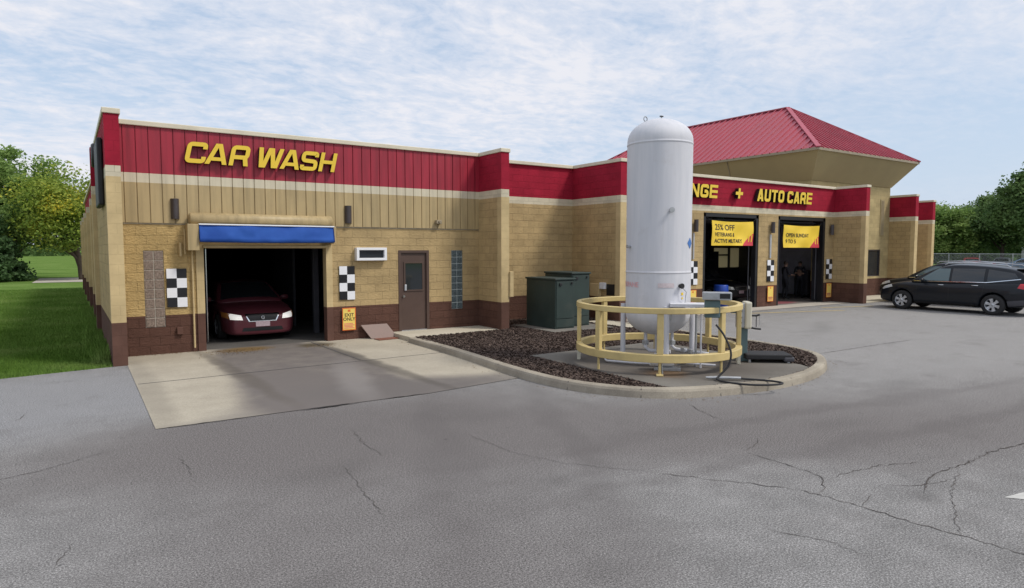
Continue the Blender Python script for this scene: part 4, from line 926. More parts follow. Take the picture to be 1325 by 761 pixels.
# ------------------------------------------------------------------ banners
def banner(x0, x1, z0, z1, y, lines, label, seed):
    mb = MB(); nx, nz = 30, 14; vs = []; rr = random.Random(seed); ph = rr.uniform(0, 6)
    def yy(u, v): return y - .03 * math.sin(u * 6 + v * 3 + ph) * (v * (1 - v) * 4) - .025 * math.sin(u * 11 - v * 5 + ph) * math.sin(math.pi * u) - .04 * math.sin(math.pi * u) * (1 - v)
    def zt(u): return z1 - .035 * math.sin(math.pi * u)
    S_ = lambda u, v, d=0: (x0 + (x1 - x0) * u, yy(u, v) - d, z0 + (zt(u) - z0) * v)
    for i in range(nx + 1):
        for j in range(nz + 1): vs.append(S_(i / nx, j / nz))
    fs_ = [(i * (nz + 1) + j, (i + 1) * (nz + 1) + j, (i + 1) * (nz + 1) + j + 1, i * (nz + 1) + j + 1) for i in range(nx) for j in range(nz)]
    mb.add(vs, fs_, 'banner', True)
    mb.add([(a, b_ + .004, c_) for a, b_, c_ in vs], fs_, 'banner', True)
    # red corner
    n = 10; vv = []
    for i in range(n + 1):
        for j in range(n + 1):
            u = .72 + .28 * i / n; top = .52 * (i / n) ** .8; vv.append(S_(u, top * j / n, .006))
    mb.add(vv, [(i * (n + 1) + j, (i + 1) * (n + 1) + j, (i + 1) * (n + 1) + j + 1, i * (n + 1) + j + 1) for i in range(n) for j in range(n)], 'banner_red')
    for (u0, v0, u1, v1) in ((.87, .16, .895, .44), (.94, .16, .965, .44)):
        mb.add([S_(u0, v0, .011), S_(u1, v0, .011), S_(u1 + .01, v1, .011), S_(u0 + .01, v1, .011)], [(0, 1, 2, 3)], 'banner')
    H_ = z1 - z0; W_ = x1 - x0
    for t, sz, u, v in lines:
        tv, tf = text_mesh(t, sz * H_, align='LEFT', offset=.004)
        mb.add([S_(u + a / W_, v + b_ / H_, .008) for a, b_ in tv], tf, 'banner_ink')
    o = mb.build('banner', loc=(x0, y, z0)); tag(o, label, 'banner', 'yellow banners in the bay openings')
    for u in (0, 1):
        mbb = MB(); p = S_(u, 1); mbb.tube([p, (p[0] + (-.25 if u == 0 else .25), y + .05, p[2] + .12)], .006, 'rubber', 5)
        mbb.build('rope', o, shift=(x0, y, z0))
    return o
banner(19.74, 22.18, 2.45, 3.38, 16.12, [('25% OFF', .33, .06, .64), ('VETERANS &', .22, .06, .38), ('ACTIVE MILITARY', .22, .06, .12)], 'yellow 25% OFF banner hanging in the bay beside the tank', 2)
banner(24.18, 26.72, 2.38, 3.31, 16.12, [('OPEN SUNDAY', .24, .06, .48), ('9 TO 5', .24, .06, .20)], 'yellow OPEN SUNDAY banner hanging in the rightmost bay', 5)
# lit hanging lamp behind the first banner
T = thing('hanging_lamp', (21.1, 17.0, 3.3), 'lit dome pendant lamp above the 25% banner', 'lamp')
mb = MB(); mb.lathe([(.03, .30), (.10, .27), (.24, .14), (.32, .0), (.31, .0), (.22, .12), (.08, .24), (.02, .26)], (21.2, 17.0, 3.36), glass_mat('dome_glass', (.14, .22, .18), .2), 24); mb.build('shade', T)
mb = MB(); mb.lathe([(0, -.01), (.13, 0), (.16, .05), (.13, .09), (0, .11)], (21.2, 17.0, 3.40), emis('lamp_glow', (.75, 1, .85), 4), 16); mb.build('bulb', T)
mb = MB(); mb.tube([(21.2, 17.0, 3.6), (21.2, 17, 3.75)], .015, 'black', 6); mb.build('stem', T)
# ------------------------------------------------------------------ steel plate and mat by the door
mb = MB(); mb.add([(6.36, 15.95, .02), (7.07, 15.93, .02), (6.88, 16.17, .34), (6.17, 16.18, .34), (6.36, 15.90, .02), (7.07, 15.88, .02), (6.88, 16.12, .36), (6.17, 16.13, .36)], [(0, 1, 2, 3), (7, 6, 5, 4), (0, 4, 5, 1), (1, 5, 6, 2), (2, 6, 7, 3), (3, 7, 4, 0)], 'plate')
tag(mb.build('steel_plate', loc=(6.6, 16.0, .02)), 'brown grey plate leaning on the wall left of the brown door', 'plate')
mb = MB(); mb.add([(x, y, z) for z in (.012, .028) for x, y in ((6.42, 15.52), (6.98, 15.58), (7.02, 15.86), (6.40, 15.84))], [(3, 2, 1, 0), (4, 5, 6, 7), (0, 1, 5, 4), (1, 2, 6, 5), (2, 3, 7, 6), (3, 0, 4, 7)], 'mat')
tag(mb.build('floor_mat', loc=(6.7, 15.7, .012)), 'small reddish brown mat on the concrete left of the door', 'mat')

# ------------------------------------------------------------------ tank and ring
CC = Vector((9.41, 8.94, 0)); DV = Vector((.7257, .688, 0)); RV = Vector((.688, -.7257, 0))
def ab(a, b_, z): p = CC + RV * a + DV * b_; return (p.x, p.y, z)
def pol(deg, r_, z): return ab(math.sin(R(deg)) * r_, -math.cos(R(deg)) * r_, z)
TK = thing('propane_tank', (CC.x, CC.y, .135), 'tall white upright gas tank standing inside the yellow ring railing', 'tank')
rt = .612; prof = []
for i in range(13): a = math.pi / 2 * i / 12; prof.append((rt * math.sin(a) if i else 0, .66 + .42 * (1 - math.cos(a))))
prof += [(rt, 1.10), (rt, 1.3), (rt, 1.84), (rt, 1.86), (rt + .008, 1.868), (rt + .008, 1.88), (rt, 1.888), (rt, 1.91), (rt, 2.2), (rt, 3.9), (rt, 4.24), (rt, 4.26), (rt + .008, 4.268), (rt + .008, 4.282), (rt, 4.29), (rt, 4.31), (rt, 4.34)]
for i in range(1, 13): a = math.pi / 2 * i / 12; prof.append((rt * math.cos(a), 4.34 + .43 * math.sin(a)))
mb = MB(); mb.lathe(prof, CC, 'tank', 72); mb.build('vessel', TK)
for dg in (-90, 15, 95, 180):
    mb = MB(); p = pol(dg, .655, 0); mb.tube([(p[0], p[1], .15), (p[0], p[1], 1.25)], .05, 'tank', 14)
    mb.bbox(p[0] - .13, p[1] - .13, .137, p[0] + .13, p[1] + .13, .155, 'tank', .004); mb.build('leg', TK)
mb = MB(); c_ = ab(-.28, .1, 4.72)
mb.lathe([(.045, -.012), (.057, 0), (.045, .012), (.033, 0), (.045, -.012)], (c_[0], c_[1], 4.80), 'galv', 18, 'y'); mb.tube([(c_[0], c_[1], 4.66), (c_[0], c_[1], 4.76)], .012, 'galv', 6); mb.build('lifting_eye', TK)
mb = MB(); c_ = ab(.02, -.05, 4.75); mb.tube([c_, (c_[0], c_[1], 4.81)], .014, 'galv', 8); mb.bbox(c_[0] - .035, c_[1] - .02, 4.80, c_[0] + .035, c_[1] + .02, 4.82, 'black', .004); mb.build('relief_valve', TK)
def on_tank(mb, deg, z, w_, h, mat, rot=0, lift=.006):
    vs = []; n = 6
    for i in range(n + 1):
        for j in range(n + 1):
            u, v = (i / n - .5) * w_, (j / n - .5) * h
            if rot: u, v = (u * math.cos(rot) - v * math.sin(rot)), (u * math.sin(rot) + v * math.cos(rot))
            vs.append(pol(deg + math.degrees(u / rt), rt + lift, z + v))
    mb.add(vs, [(i * (n + 1) + j, (i + 1) * (n + 1) + j, (i + 1) * (n + 1) + j + 1, i * (n + 1) + j + 1) for i in range(n) for j in range(n)], mat)
mb = MB(); tv, tf = text_mesh('PROPANE', .13, offset=.004); mb.add([pol(-62 + math.degrees(a / rt), rt + .006, 1.60 + b_) for a, b_ in tv], tf, 'pinkink'); mb.build('stencil', TK)
mb = MB(); on_tank(mb, 68, 2.42, .15, .15, 'diamond', R(45)); mb.build('placard', TK)
for dg, z in ((40, 1.63), (20, 3.02), (-58, 2.36)):
    mb = MB(); mb.tube([pol(dg, rt - .01, z), pol(dg, rt + .07, z)], .035 if dg > 30 else .025, 'black' if dg == 40 else 'galv', 10); mb.tube([pol(dg, rt + .05, z), pol(dg, rt + .075, z)], .05 if dg > 0 else .035, 'black' if dg == 40 else 'galv', 12); mb.build('fitting', TK)
mb = MB()
for z, s_ in ((1.48, .05), (1.40, .035)): on_tank(mb, 46, z, s_, s_, 'banner')
mb.tube([pol(40, rt + .05, 1.62), pol(46, rt + .10, 1.52), pol(48, rt + .06, 1.40), pol(50, rt + .03, 1.2)], .008, 'galv', 6); mb.build('gauge_line', TK)
mb = MB(); on_tank(mb, 14, 1.64, .30, .085, 'faded'); mb.build('data_plate', TK)
# bracket shelf on the tank's right
mb = MB(); p0, p1 = ab(.28, -.55, 0), ab(.95, -.55, 0)
def abbox(mb, a0, b0, z0, a1, b1, z1, mat, bev=.006):
    bm = bmesh.new(); bmesh.ops.create_cube(bm, size=1)
    for v in bm.verts: v.co = Vector(((a0 + a1) / 2 + v.co.x * (a1 - a0), (b0 + b1) / 2 + v.co.y * (b1 - b0), (z0 + z1) / 2 + v.co.z * (z1 - z0)))
    bmesh.ops.bevel(bm, geom=bm.edges[:], offset=bev, segments=2, affect='EDGES', profile=.5); bm.verts.index_update()
    mb.add([ab(v.co.x, v.co.y, v.co.z) for v in bm.verts], [[v.index for v in f_.verts] for f_ in bm.faces], mat); bm.free()
abbox(mb, .22, -.78, 1.305, .92, -.35, 1.32, 'tank'); abbox(mb, .22, -.60, 1.0, .26, -.56, 1.305, 'galv', .003); abbox(mb, .22, -.78, 1.26, .92, -.765, 1.305, 'tank', .003)
mb.tube([ab(.78, -.62, .14), ab(.78, -.62, 1.30)], .018, 'tank', 8); mb.tube([ab(.70, -.45, .14), ab(.70, -.45, 1.3)], .022, 'galv', 8); mb.build('bracket_shelf', TK)
# pipework and pump under the tank
mb = MB()
mb.tube([ab(-.22, 0, .72), ab(-.22, -.05, .42), ab(-.15, -.1, .36), ab(.25, -.2, .36)], .035, 'tank', 10); mb.tube([ab(.28, 0, .74), ab(.28, -.05, .45), ab(.35, -.1, .40), ab(.62, -.2, .38), ab(.95, -.2, .34)], .032, 'tank', 10)
mb.tube([ab(-.95, -.35, .17), ab(-.45, -.55, .18), ab(.0, -.62, .19)], .02, 'tank', 8); mb.tube([ab(.5, -.5, .20), ab(1.05, -.55, .19)], .02, 'tank', 8); mb.tube([ab(-1.1, .3, .24), ab(-.95, -.35, .17)], .018, 'tank', 8)
for p in ((-.22, -.02, .50), (.28, -.03, .52), (.05, -.15, .36), (.5, -.15, .39), (.62, -.2, .38)):
    q = ab(*p); mb.bbox(q[0] - .05, q[1] - .05, q[2] - .045, q[0] + .05, q[1] + .05, q[2] + .045, 'galv', .015)
mb.build('pipework', TK)
PM = MB(); a_, b_ = ab(-.12, -.95, .30), ab(.30, -.88, .30); PM.tube([a_, ab(-.10, -.947, .30), ab(.28, -.883, .30), b_], [.09, .105, .105, .08], 'white', 18); PM.tube([b_, ab(.36, -.87, .30)], .05, 'rubber', 12); PM.tube([ab(.36, -.87, .30), ab(.50, -.85, .30)], .075, 'galv', 14)
abbox(PM, -.05, -1.02, .135, .42, -.80, .19, 'galv'); PMo = PM.build('pump', loc=(9.5, 8.3, .135)); tag(PMo, 'small white cylindrical pump motor on the pad below the tank', 'pump')
# ring railing
RG = thing('ring_railing', (CC.x, CC.y, .135), 'cream yellow circular guard rail around the tank', 'railing')
def rail(z0, z1, r0, r1): 
    mb = MB(); b2 = .008
    mb.lathe([(r0, z0 + b2), (r0 + b2, z0), (r1 - b2, z0), (r1, z0 + b2), (r1, z1 - b2), (r1 - b2, z1), (r0 + b2, z1), (r0, z1 - b2), (r0, z0 + b2)], (CC.x, CC.y, 0), 'rail', 80, smooth=False); return mb
rail(1.20, 1.30, 1.46, 1.56).build('top_rail', RG); rail(.36, .50, 1.44, 1.56).build('bottom_rail', RG)
for k in range(8):
    dg = 2 + 45 * k; mb = MB(); p = pol(dg, 1.51, 0); a = math.atan2(p[1] - CC.y, p[0] - CC.x)
    mb.bbox(p[0] - .038, p[1] - .055, .50, p[0] + .038, p[1] + .055, 1.20, 'rail', .008, a, (p[0], p[1], 0)); mb.build('upright', RG)
    mb = MB(); st = k == 0
    if st:
        mb.tube([(p[0], p[1], .14), (p[0], p[1], .36)], .025, 'rail', 8); mb.bbox(p[0] - .09, p[1] - .06, .136, p[0] + .09, p[1] + .06, .165, 'rail', .01, a, (p[0], p[1], 0))
        mb.tube([(p[0] + .05, p[1] - .02, .15), (p[0] + .05, p[1], .34)], .014, 'galv', 6)
    elif k in (2, 6): mb.bbox(p[0] - .03, p[1] - .09, .137, p[0] + .03, p[1] + .09, .36, 'boxwhite', .005, a, (p[0], p[1], 0))
    else: mb.tube([(p[0], p[1], .137), (p[0], p[1], .36)], .022, 'rail', 8)
    mb.build('foot', RG)
# display head and grey control box clamped to the ring
T = thing('scale_display', ab(.93, -1.2, 1.3), 'grey digital scale display on a blue grey box at the ring rail', 'scale display')
mb = MB(); abbox(mb, .80, -1.16, 1.12, 1.06, -1.00, 1.42, 'teal', .015); mb.build('mount_box', T)
mb = MB(); abbox(mb, .76, -1.24, 1.43, 1.24, -1.06, 1.57, 'galv', .015); DH = mb.build('display_head', T)
mb = MB(); abbox(mb, 1.04, -1.246, 1.46, 1.21, -1.241, 1.545, 'black', .001); mb.build('screen', DH)
# dispenser control box on the column of the platform scale
SC0 = Vector((10.85, 8.05, 0)); SD = Vector((.77, -.64, 0)).normalized(); SN = Vector((SD.y, -SD.x, 0))
def sbox(mb, a0, b0, z0, a1, b1, z1, mat, bev=.006):
    bm = bmesh.new(); bmesh.ops.create_cube(bm, size=1)
    for v in bm.verts: v.co = Vector(((a0 + a1) / 2 + v.co.x * (a1 - a0), (b0 + b1) / 2 + v.co.y * (b1 - b0), (z0 + z1) / 2 + v.co.z * (z1 - z0)))
    bmesh.ops.bevel(bm, geom=bm.edges[:], offset=bev, segments=2, affect='EDGES', profile=.5); bm.verts.index_update()
    vs = []
    for v in bm.verts: p = SC0 + SD * v.co.x + Vector((-SD.y, SD.x, 0)) * v.co.y; vs.append((p.x, p.y, v.co.z))
    mb.add(vs, [[v.index for v in f_.verts] for f_ in bm.faces], mat); bm.free()
def sp_(a, b_, z): p = SC0 + SD * a + Vector((-SD.y, SD.x, 0)) * b_; return (p.x, p.y, z)
T = thing('platform_scale', (SC0.x, SC0.y, .135), 'black platform scale with grey green column on the pad right of the ring', 'scale')
mb = MB(); sbox(mb, .0, -.26, .20, .86, .26, .30, 'rubber', .02); mb.build('platform', T)
mb = MB(); sbox(mb, .70, -.27, .165, .90, .27, .26, 'dark2', .03); mb.build('platform_end', T)
for a in (.08, .80):
    for b_ in (-.2, .2): mb = MB(); mb.tube([sp_(a, b_, .137), sp_(a, b_, .2)], .03, 'galv', 10); mb.build('foot', T)
mb = MB(); sbox(mb, -.08, -.07, .15, .07, .07, 1.0, 'teal', .01); sbox(mb, -.12, -.09, .137, .1, .09, .24, 'teal', .01); mb.build('column', T)
T = thing('control_box', sp_(-.05, -.08, .80), 'off white control box with gauges on top of the scale column', 'control box')
mb = MB(); sbox(mb, -.02, -.20, .78, .11, .10, 1.30, 'boxwhite', .03); mb.build('housing', T)
mb = MB(); sbox(mb, -.16, -.18, .80, -.02, -.02, 1.27, 'galv', .01)
for z in (.9, 1.0, 1.12): mb.tube([sp_(-.10, -.18, z), sp_(-.10, -.21, z)], .022, 'rubber', 10)
mb.build('valve_plate', T)
mb = MB(); sbox(mb, -.28, -.14, 1.08, -.16, -.02, 1.22, 'diamond' if False else 'teal', .02); mb.build('side_valve', T)
mb = MB(); mb.tube([sp_(.11, 0, 1.02), sp_(.24, 0, 1.02), sp_(.30, 0, 1.04)], .018, 'rubber', 8); mb.tube([sp_(.24, 0, 1.02), sp_(.24, 0, .80)], .008, 'rubber', 6); mb.tube([sp_(.30, 0, 1.04), sp_(.31, 0, .84)], .006, 'galv', 6)
mb.tube([sp_(.1, -.1, .8), sp_(.2, -.12, .78), sp_(.30, -.1, .77)], .018, 'rubber', 8); mb.build('nozzle_holder', T)
# hose
hp = [(ab(.98, -1.36, 1.02)), ab(1.10, -1.52, .86), ab(1.20, -1.62, .60), ab(1.16, -1.66, .38), ab(1.02, -1.72, .22), ab(.98, -1.80, .165), ab(1.15, -1.98, .158), ab(1.5, -2.08, .158), ab(1.85, -1.98, .158), ab(1.98, -1.82, .158), ab(1.8, -1.68, .16), ab(1.45, -1.64, .165), ab(1.1, -1.68, .185), ab(.82, -1.72, .18)]
P = []
for i in range(len(hp) - 1):
    p0, p1, p2, p3 = [Vector(hp[max(0, min(len(hp) - 1, i + k))]) for k in (-1, 0, 1, 2)]
    for k in range(6): t = k / 6; P.append(.5 * ((2 * p1) + (p2 - p0) * t + (2 * p0 - 5 * p1 + 4 * p2 - p3) * t * t + (3 * p1 - p0 - 3 * p2 + p3) * t ** 3))
P.append(Vector(hp[-1])); HS = MB(); HS.tube(P, .017, 'rubber', 10); HO = HS.build('hose', loc=ab(1.2, -1.7, .16)); tag(HO, 'black filling hose hanging from the ring and looped on the pad', 'hose')
mb = MB(); mb.tube([ab(.80, -1.72, .18), ab(.98, -1.70, .18), ab(1.36, -1.66, .18)], [.018, .03, .024], 'galv', 10); mb.build('nozzle', HO, shift=ab(1.2, -1.7, .16))
# ------------------------------------------------------------------ transformers
def cab(x0, y0, x1, y1, h, label):
    T = thing('transformer_cabinet', ((x0 + x1) / 2, (y0 + y1) / 2, .14), label, 'utility cabinet', 'green utility cabinets in the recess')
    mb = MB(); mb.bbox(x0, y0, .14, x1, y1, h - .05, 'green', .012); mb.build('body', T)
    mb = MB(); mb.bbox(x0 - .03, y0 - .04, h - .05, x1 + .03, y1 + .03, h, 'green', .012); mb.build('lid', T)
    mb = MB(); mb.bbox(x0 + .03, y0 - .02, .42, x1 - .04, y0, h - .09, 'green', .006); mb.bbox(x0 + .03, y0 - .015, .18, x1 - .04, y0, .40, 'green', .006); D_ = mb.build('door', T)
    mb = MB(); mb.bbox(x0 + .12, y0 - .05, h - .20, x0 + .2, y0 - .02, h - .13, 'black', .005); mb.build('handle', D_); mb = MB(); mb.tube([(x1 - .12, y0 - .02, h - .14), (x1 - .12, y0 - .05, h - .14)], .03, 'black', 10); mb.build('lock', D_)
cab(10.88, 14.07, 11.55, 15.42, 1.52, 'low dark green utility cabinet, the nearer of the pair')
cab(11.68, 14.35, 12.33, 15.6, 1.66, 'taller green utility cabinet, the farther one beside the nearer')
# ------------------------------------------------------------------ cars
def interp(tab, x):
    if x <= tab[0][0]: return tab[0][1]
    for (a, b_), (c_, d) in zip(tab[:-1], tab[1:]):
        if x <= c_: t = (x - a) / (c_ - a); t = t; return b_ + (d - b_) * t
    return tab[-1][1]
def solid(vs, fs, mat, subs, cutters=None, name='b'):
    me = bpy.data.meshes.new(name); me.from_pydata(vs, [], fs); ob = bpy.data.objects.new(name, me); COL.objects.link(ob)
    bm = bmesh.new(); bm.from_mesh(me); bmesh.ops.recalc_face_normals(bm, faces=bm.faces[:]); bm.to_mesh(me); bm.free()
    if subs: md = ob.modifiers.new('s', 'SUBSURF'); md.levels = subs; md.render_levels = subs
    rem = []
    for c_ in cutters or []:
        cm = bpy.data.meshes.new('c'); cm.from_pydata(c_[0], [], c_[1]); co = bpy.data.objects.new('c', cm); COL.objects.link(co)
        b2 = bmesh.new(); b2.from_mesh(cm); bmesh.ops.recalc_face_normals(b2, faces=b2.faces[:]); b2.to_mesh(cm); b2.free()
        md = ob.modifiers.new('b', 'BOOLEAN'); md.object = co; md.operation = 'DIFFERENCE'; md.solver = 'EXACT'; rem.append(co)
    dg = bpy.context.evaluated_depsgraph_get(); dg.update(); ev = ob.evaluated_get(dg); m2 = bpy.data.meshes.new_from_object(ev)
    V_ = [v.co.copy() for v in m2.vertices]; F_ = [tuple(p.vertices) for p in m2.polygons]
    for o_ in [ob] + rem: bpy.data.objects.remove(o_)
    return V_, F_
def cyl_mesh(x, z, r_, y0, y1, n=28):
    vs = [(x + r_ * math.cos(2 * math.pi * k / n), y, z + r_ * math.sin(2 * math.pi * k / n)) for y in (y0, y1) for k in range(n)]
    return vs, [(k, (k + 1) % n, (k + 1) % n + n, k + n) for k in range(n)] + [tuple(range(n)), tuple(range(2 * n - 1, n - 1, -1))]
def make_car(name, label, cat, sp, group=None):
    T = local_thing(name, label, cat, group); W = sp['w']; zb = sp['belt']; xs = sp['x']
    # lower shell
    vs = []; rings = 0
    for x in xs:
        zt = interp(sp['top'], x); z0 = interp(sp['bot'], x); ww = W * interp(sp['wid'], x)
        H_ = zt - z0
        half = [(0, z0), (ww * .80, z0), (ww * .955, z0 + H_ * .07), (ww * .985, z0 + H_ * .28), (ww, z0 + H_ * .52), (ww * .985, z0 + H_ * .72), (ww * .955, zt - H_ * .10), (ww * .90, zt - .012), (ww * .62, zt + .018), (0, zt + .035)]
        ring = half + [(-y, z) for y, z in half[-2:0:-1]]; rings = len(ring); vs += [(x, y, z) for y, z in ring]
    n = len(xs); fs = [(i * rings + k, i * rings + (k + 1) % rings, (i + 1) * rings + (k + 1) % rings, (i + 1) * rings + k) for i in range(n - 1) for k in range(rings)]
    fs += [tuple(range(rings)), tuple(range(n * rings - 1, (n - 1) * rings - 1, -1))]
    rw = sp['rw']; cut = []
    for wx in sp['wheels']:
        for s_ in (-1, 1): cut.append(cyl_mesh(wx, rw + .015, rw + .065, s_ * (W - .34), s_ * (W + .2)))
    Vb, Fb = solid(vs, fs, None, 2, cut)
    mb = MB(); mb.add(Vb, Fb, sp['paint'], True)
    # greenhouse
    gx = sp['gx']; vs = []
    zr = max(z for x, z in sp['roof'])
    def hw(z): t = max(0, (z - zb) / (zr - zb)); return W * (.93 - .20 * t ** 1.15)
    for x in gx:
        z = interp(sp['roof'], x); b0 = min(zb, z) - .08; q = [(hw(b0 + .08) * 1.0, b0), (hw(zb), min(zb, z)), (hw(zb + (z - zb) * .5), zb + (z - zb) * .5), (hw(z) + .0, max(z - .045, b0 + .02)), (hw(z) * .90, z + .0), (hw(z) * .5, z + .03), (0, z + .038)]
        tp = 1 - .10 * interp(sp['taper'], x); q = [(y * tp, zz_) for y, zz_ in q]
        ring = [(0, b0)] + q + [(-y, zz_) for y, zz_ in q[-2::-1]]; k = len(ring); vs += [(x, y, z_) for y, z_ in ring]
    n = len(gx); fs = [(i * k + j, i * k + (j + 1) % k, (i + 1) * k + (j + 1) % k, (i + 1) * k + j) for i in range(n - 1) for j in range(k)] + [tuple(range(k)), tuple(range(n * k - 1, (n - 1) * k - 1, -1))]
    Vg, Fg = solid(vs, fs, None, 2)
    mb.add(Vg, Fg, sp['paint'], True); mb.build('body', T)
    bv = BVHTree.FromPolygons(Vb + Vg, Fb + [tuple(i + len(Vb) for i in f_) for f_ in Fg])
    def conf(mb, quad, axis, sgn, mat, off=.005, nu=12, nv=8, smooth=True):
        """patch laid on the shell; quad corners in the plane across the axis"""
        pts = []; 
        for i in range(nu + 1):
            for j in range(nv + 1):
                u, v = i / nu, j / nv; a = (quad[0][0] * (1 - u) + quad[1][0] * u) * (1 - v) + (quad[3][0] * (1 - u) + quad[2][0] * u) * v; b_ = (quad[0][1] * (1 - u) + quad[1][1] * u) * (1 - v) + (quad[3][1] * (1 - u) + quad[2][1] * u) * v
                if axis == 'y': o_ = Vector((a, sgn * 3, b_)); d = Vector((0, -sgn, 0))
                elif axis == 'x': o_ = Vector((sgn * 6, a, b_)); d = Vector((-sgn, 0, 0))
                else: o_ = Vector((a, b_, 4)); d = Vector((0, 0, -1))
                h_ = bv.ray_cast(o_, d); pts.append((h_[0] + h_[1] * off) if h_[0] is not None and h_[1].dot(d) < 0 else (h_[0] - d * off if h_[0] is not None else None))
        fs_ = [(i * (nv + 1) + j, (i + 1) * (nv + 1) + j, (i + 1) * (nv + 1) + j + 1, i * (nv + 1) + j + 1) for i in range(nu) for j in range(nv)]
        fs_ = [f_ for f_ in fs_ if all(pts[i] is not None for i in f_)]; pts = [p if p is not None else Vector((0, 0, 0)) for p in pts]
        # drop patches torn across an edge of the shell
        fs_ = [f_ for f_ in fs_ if max((pts[f_[0]] - pts[f_[2]]).length, (pts[f_[1]] - pts[f_[3]]).length) < .6]
        if fs_: mb.add(pts, fs_, mat, smooth)
    for nm, axis, quad, mat, off in sp['patch']:
        sides = (1, -1) if axis in ('y', 'x2', 'xr2') else (0,)
        for s_ in sides:
            mb = MB()
            if axis == 'y': conf(mb, quad, 'y', s_, mat, off)
            elif axis == 'x': conf(mb, quad, 'x', 1, mat, off)
            elif axis == 'xr': conf(mb, quad, 'x', -1, mat, off)
            elif axis == 'x2': conf(mb, [(a * s_, b_) for a, b_ in quad], 'x', 1, mat, off)
            elif axis == 'xr2': conf(mb, [(a * s_, b_) for a, b_ in quad], 'x', -1, mat, off)
            elif axis == 'z': conf(mb, quad, 'z', 1, mat, off)
            if mb.f: mb.build(nm, T)
    # wheels
    for wx in sp['wheels']:
        for s_ in (1, -1):
            mb = MB(); yo = s_ * (W - .005); yi = s_ * (W - .235)
            pr = [(rw * .62, 0), (rw * .80, .0), (rw * .93, .012), (rw * .985, .035), (rw, .06), (rw, .17), (rw * .985, .2), (rw * .9, .22), (rw * .6, .22)]
            mb.lathe([(a, -s_ * b_) for a, b_ in pr], (wx, yo, rw), 'tyre', 36, 'y'); Wh = mb.build('wheel', T)
            mb = MB(); rr = rw * .66
            mb.lathe([(rr, -s_ * .005), (rr * .93, -s_ * .012), (rr * .90, -s_ * .05), (rr * .88, -s_ * .14)], (wx, yo, rw), sp['rim'], 32, 'y')
            mb.lathe([(0, -s_ * .135), (rr * .9, -s_ * .135)], (wx, yo, rw), 'black', 24, 'y')
            mb.lathe([(0, -s_ * .015), (rr * .2, -s_ * .018), (rr * .24, -s_ * .05)], (wx, yo, rw), sp['rim'], 20, 'y')
            for q in range(sp['spokes']):
                a = 2 * math.pi * q / sp['spokes'] + .3; ca, sa = math.cos(a), math.sin(a); hwid = rr * .17; pts_ = []
                for rad, hw_, dp in ((rr * .12, hwid * .9, .022), (rr * .55, hwid, .028), (rr * .93, hwid * 1.5, .016)):
                    for e in (-1, 1): pts_.append((wx + ca * rad - sa * hw_ * e, yo - s_ * dp, rw + sa * rad + ca * hw_ * e))
                pts2 = [(a_, b_ - s_ * .04, c_) for a_, b_, c_ in pts_]
                mb.add(pts_ + pts2, [(0, 1, 3, 2), (2, 3, 5, 4), (0, 2, 8, 6), (2, 4, 10, 8), (1, 7, 9, 3), (3, 9, 11, 5)], sp['rim'])
            mb.build('rim', Wh)
    # mirrors
    for s_ in (1, -1):
        mb = MB(); mx, mz = sp['mirror']; yb = s_ * hw(zb) * .98
        bm = bmesh.new(); bmesh.ops.create_uvsphere(bm, u_segments=14, v_segments=9, radius=1)
        vs_ = [(mx + v.co.x * .07 + (-.02 if v.co.x > 0 else 0), yb + s_ * .15 + v.co.y * .115, mz + v.co.z * .075) for v in bm.verts]; bm.verts.index_update(); fs_ = [[v.index for v in f_.verts] for f_ in bm.faces]; bm.free()
        mb.add(vs_, fs_, sp['paint'], True); mb.tube([(mx, yb - s_ * .03, mz - .05), (mx, yb + s_ * .08, mz - .02)], .025, 'black', 8); mb.build('wing_mirror', T)
    if sp.get('extra'): sp['extra'](T)
    return T
def handles(T, spots, W, chrome='chrome'):
    for x, z, y in spots:
        for s_ in (1, -1): mb = MB(); mb.tube([(x - .10, s_ * y, z), (x - .08, s_ * (y + .035), z), (x + .08, s_ * (y + .035), z), (x + .10, s_ * y, z)], .014, chrome, 8); mb.build('door_handle', T)
headlight = glass_mat('headlamp_lens', (.55, .57, .58), .12); amber = glass_mat('amber_lens', (.55, .22, .05), .15); redlens = glass_mat('red_lens', (.55, .02, .03), .15)
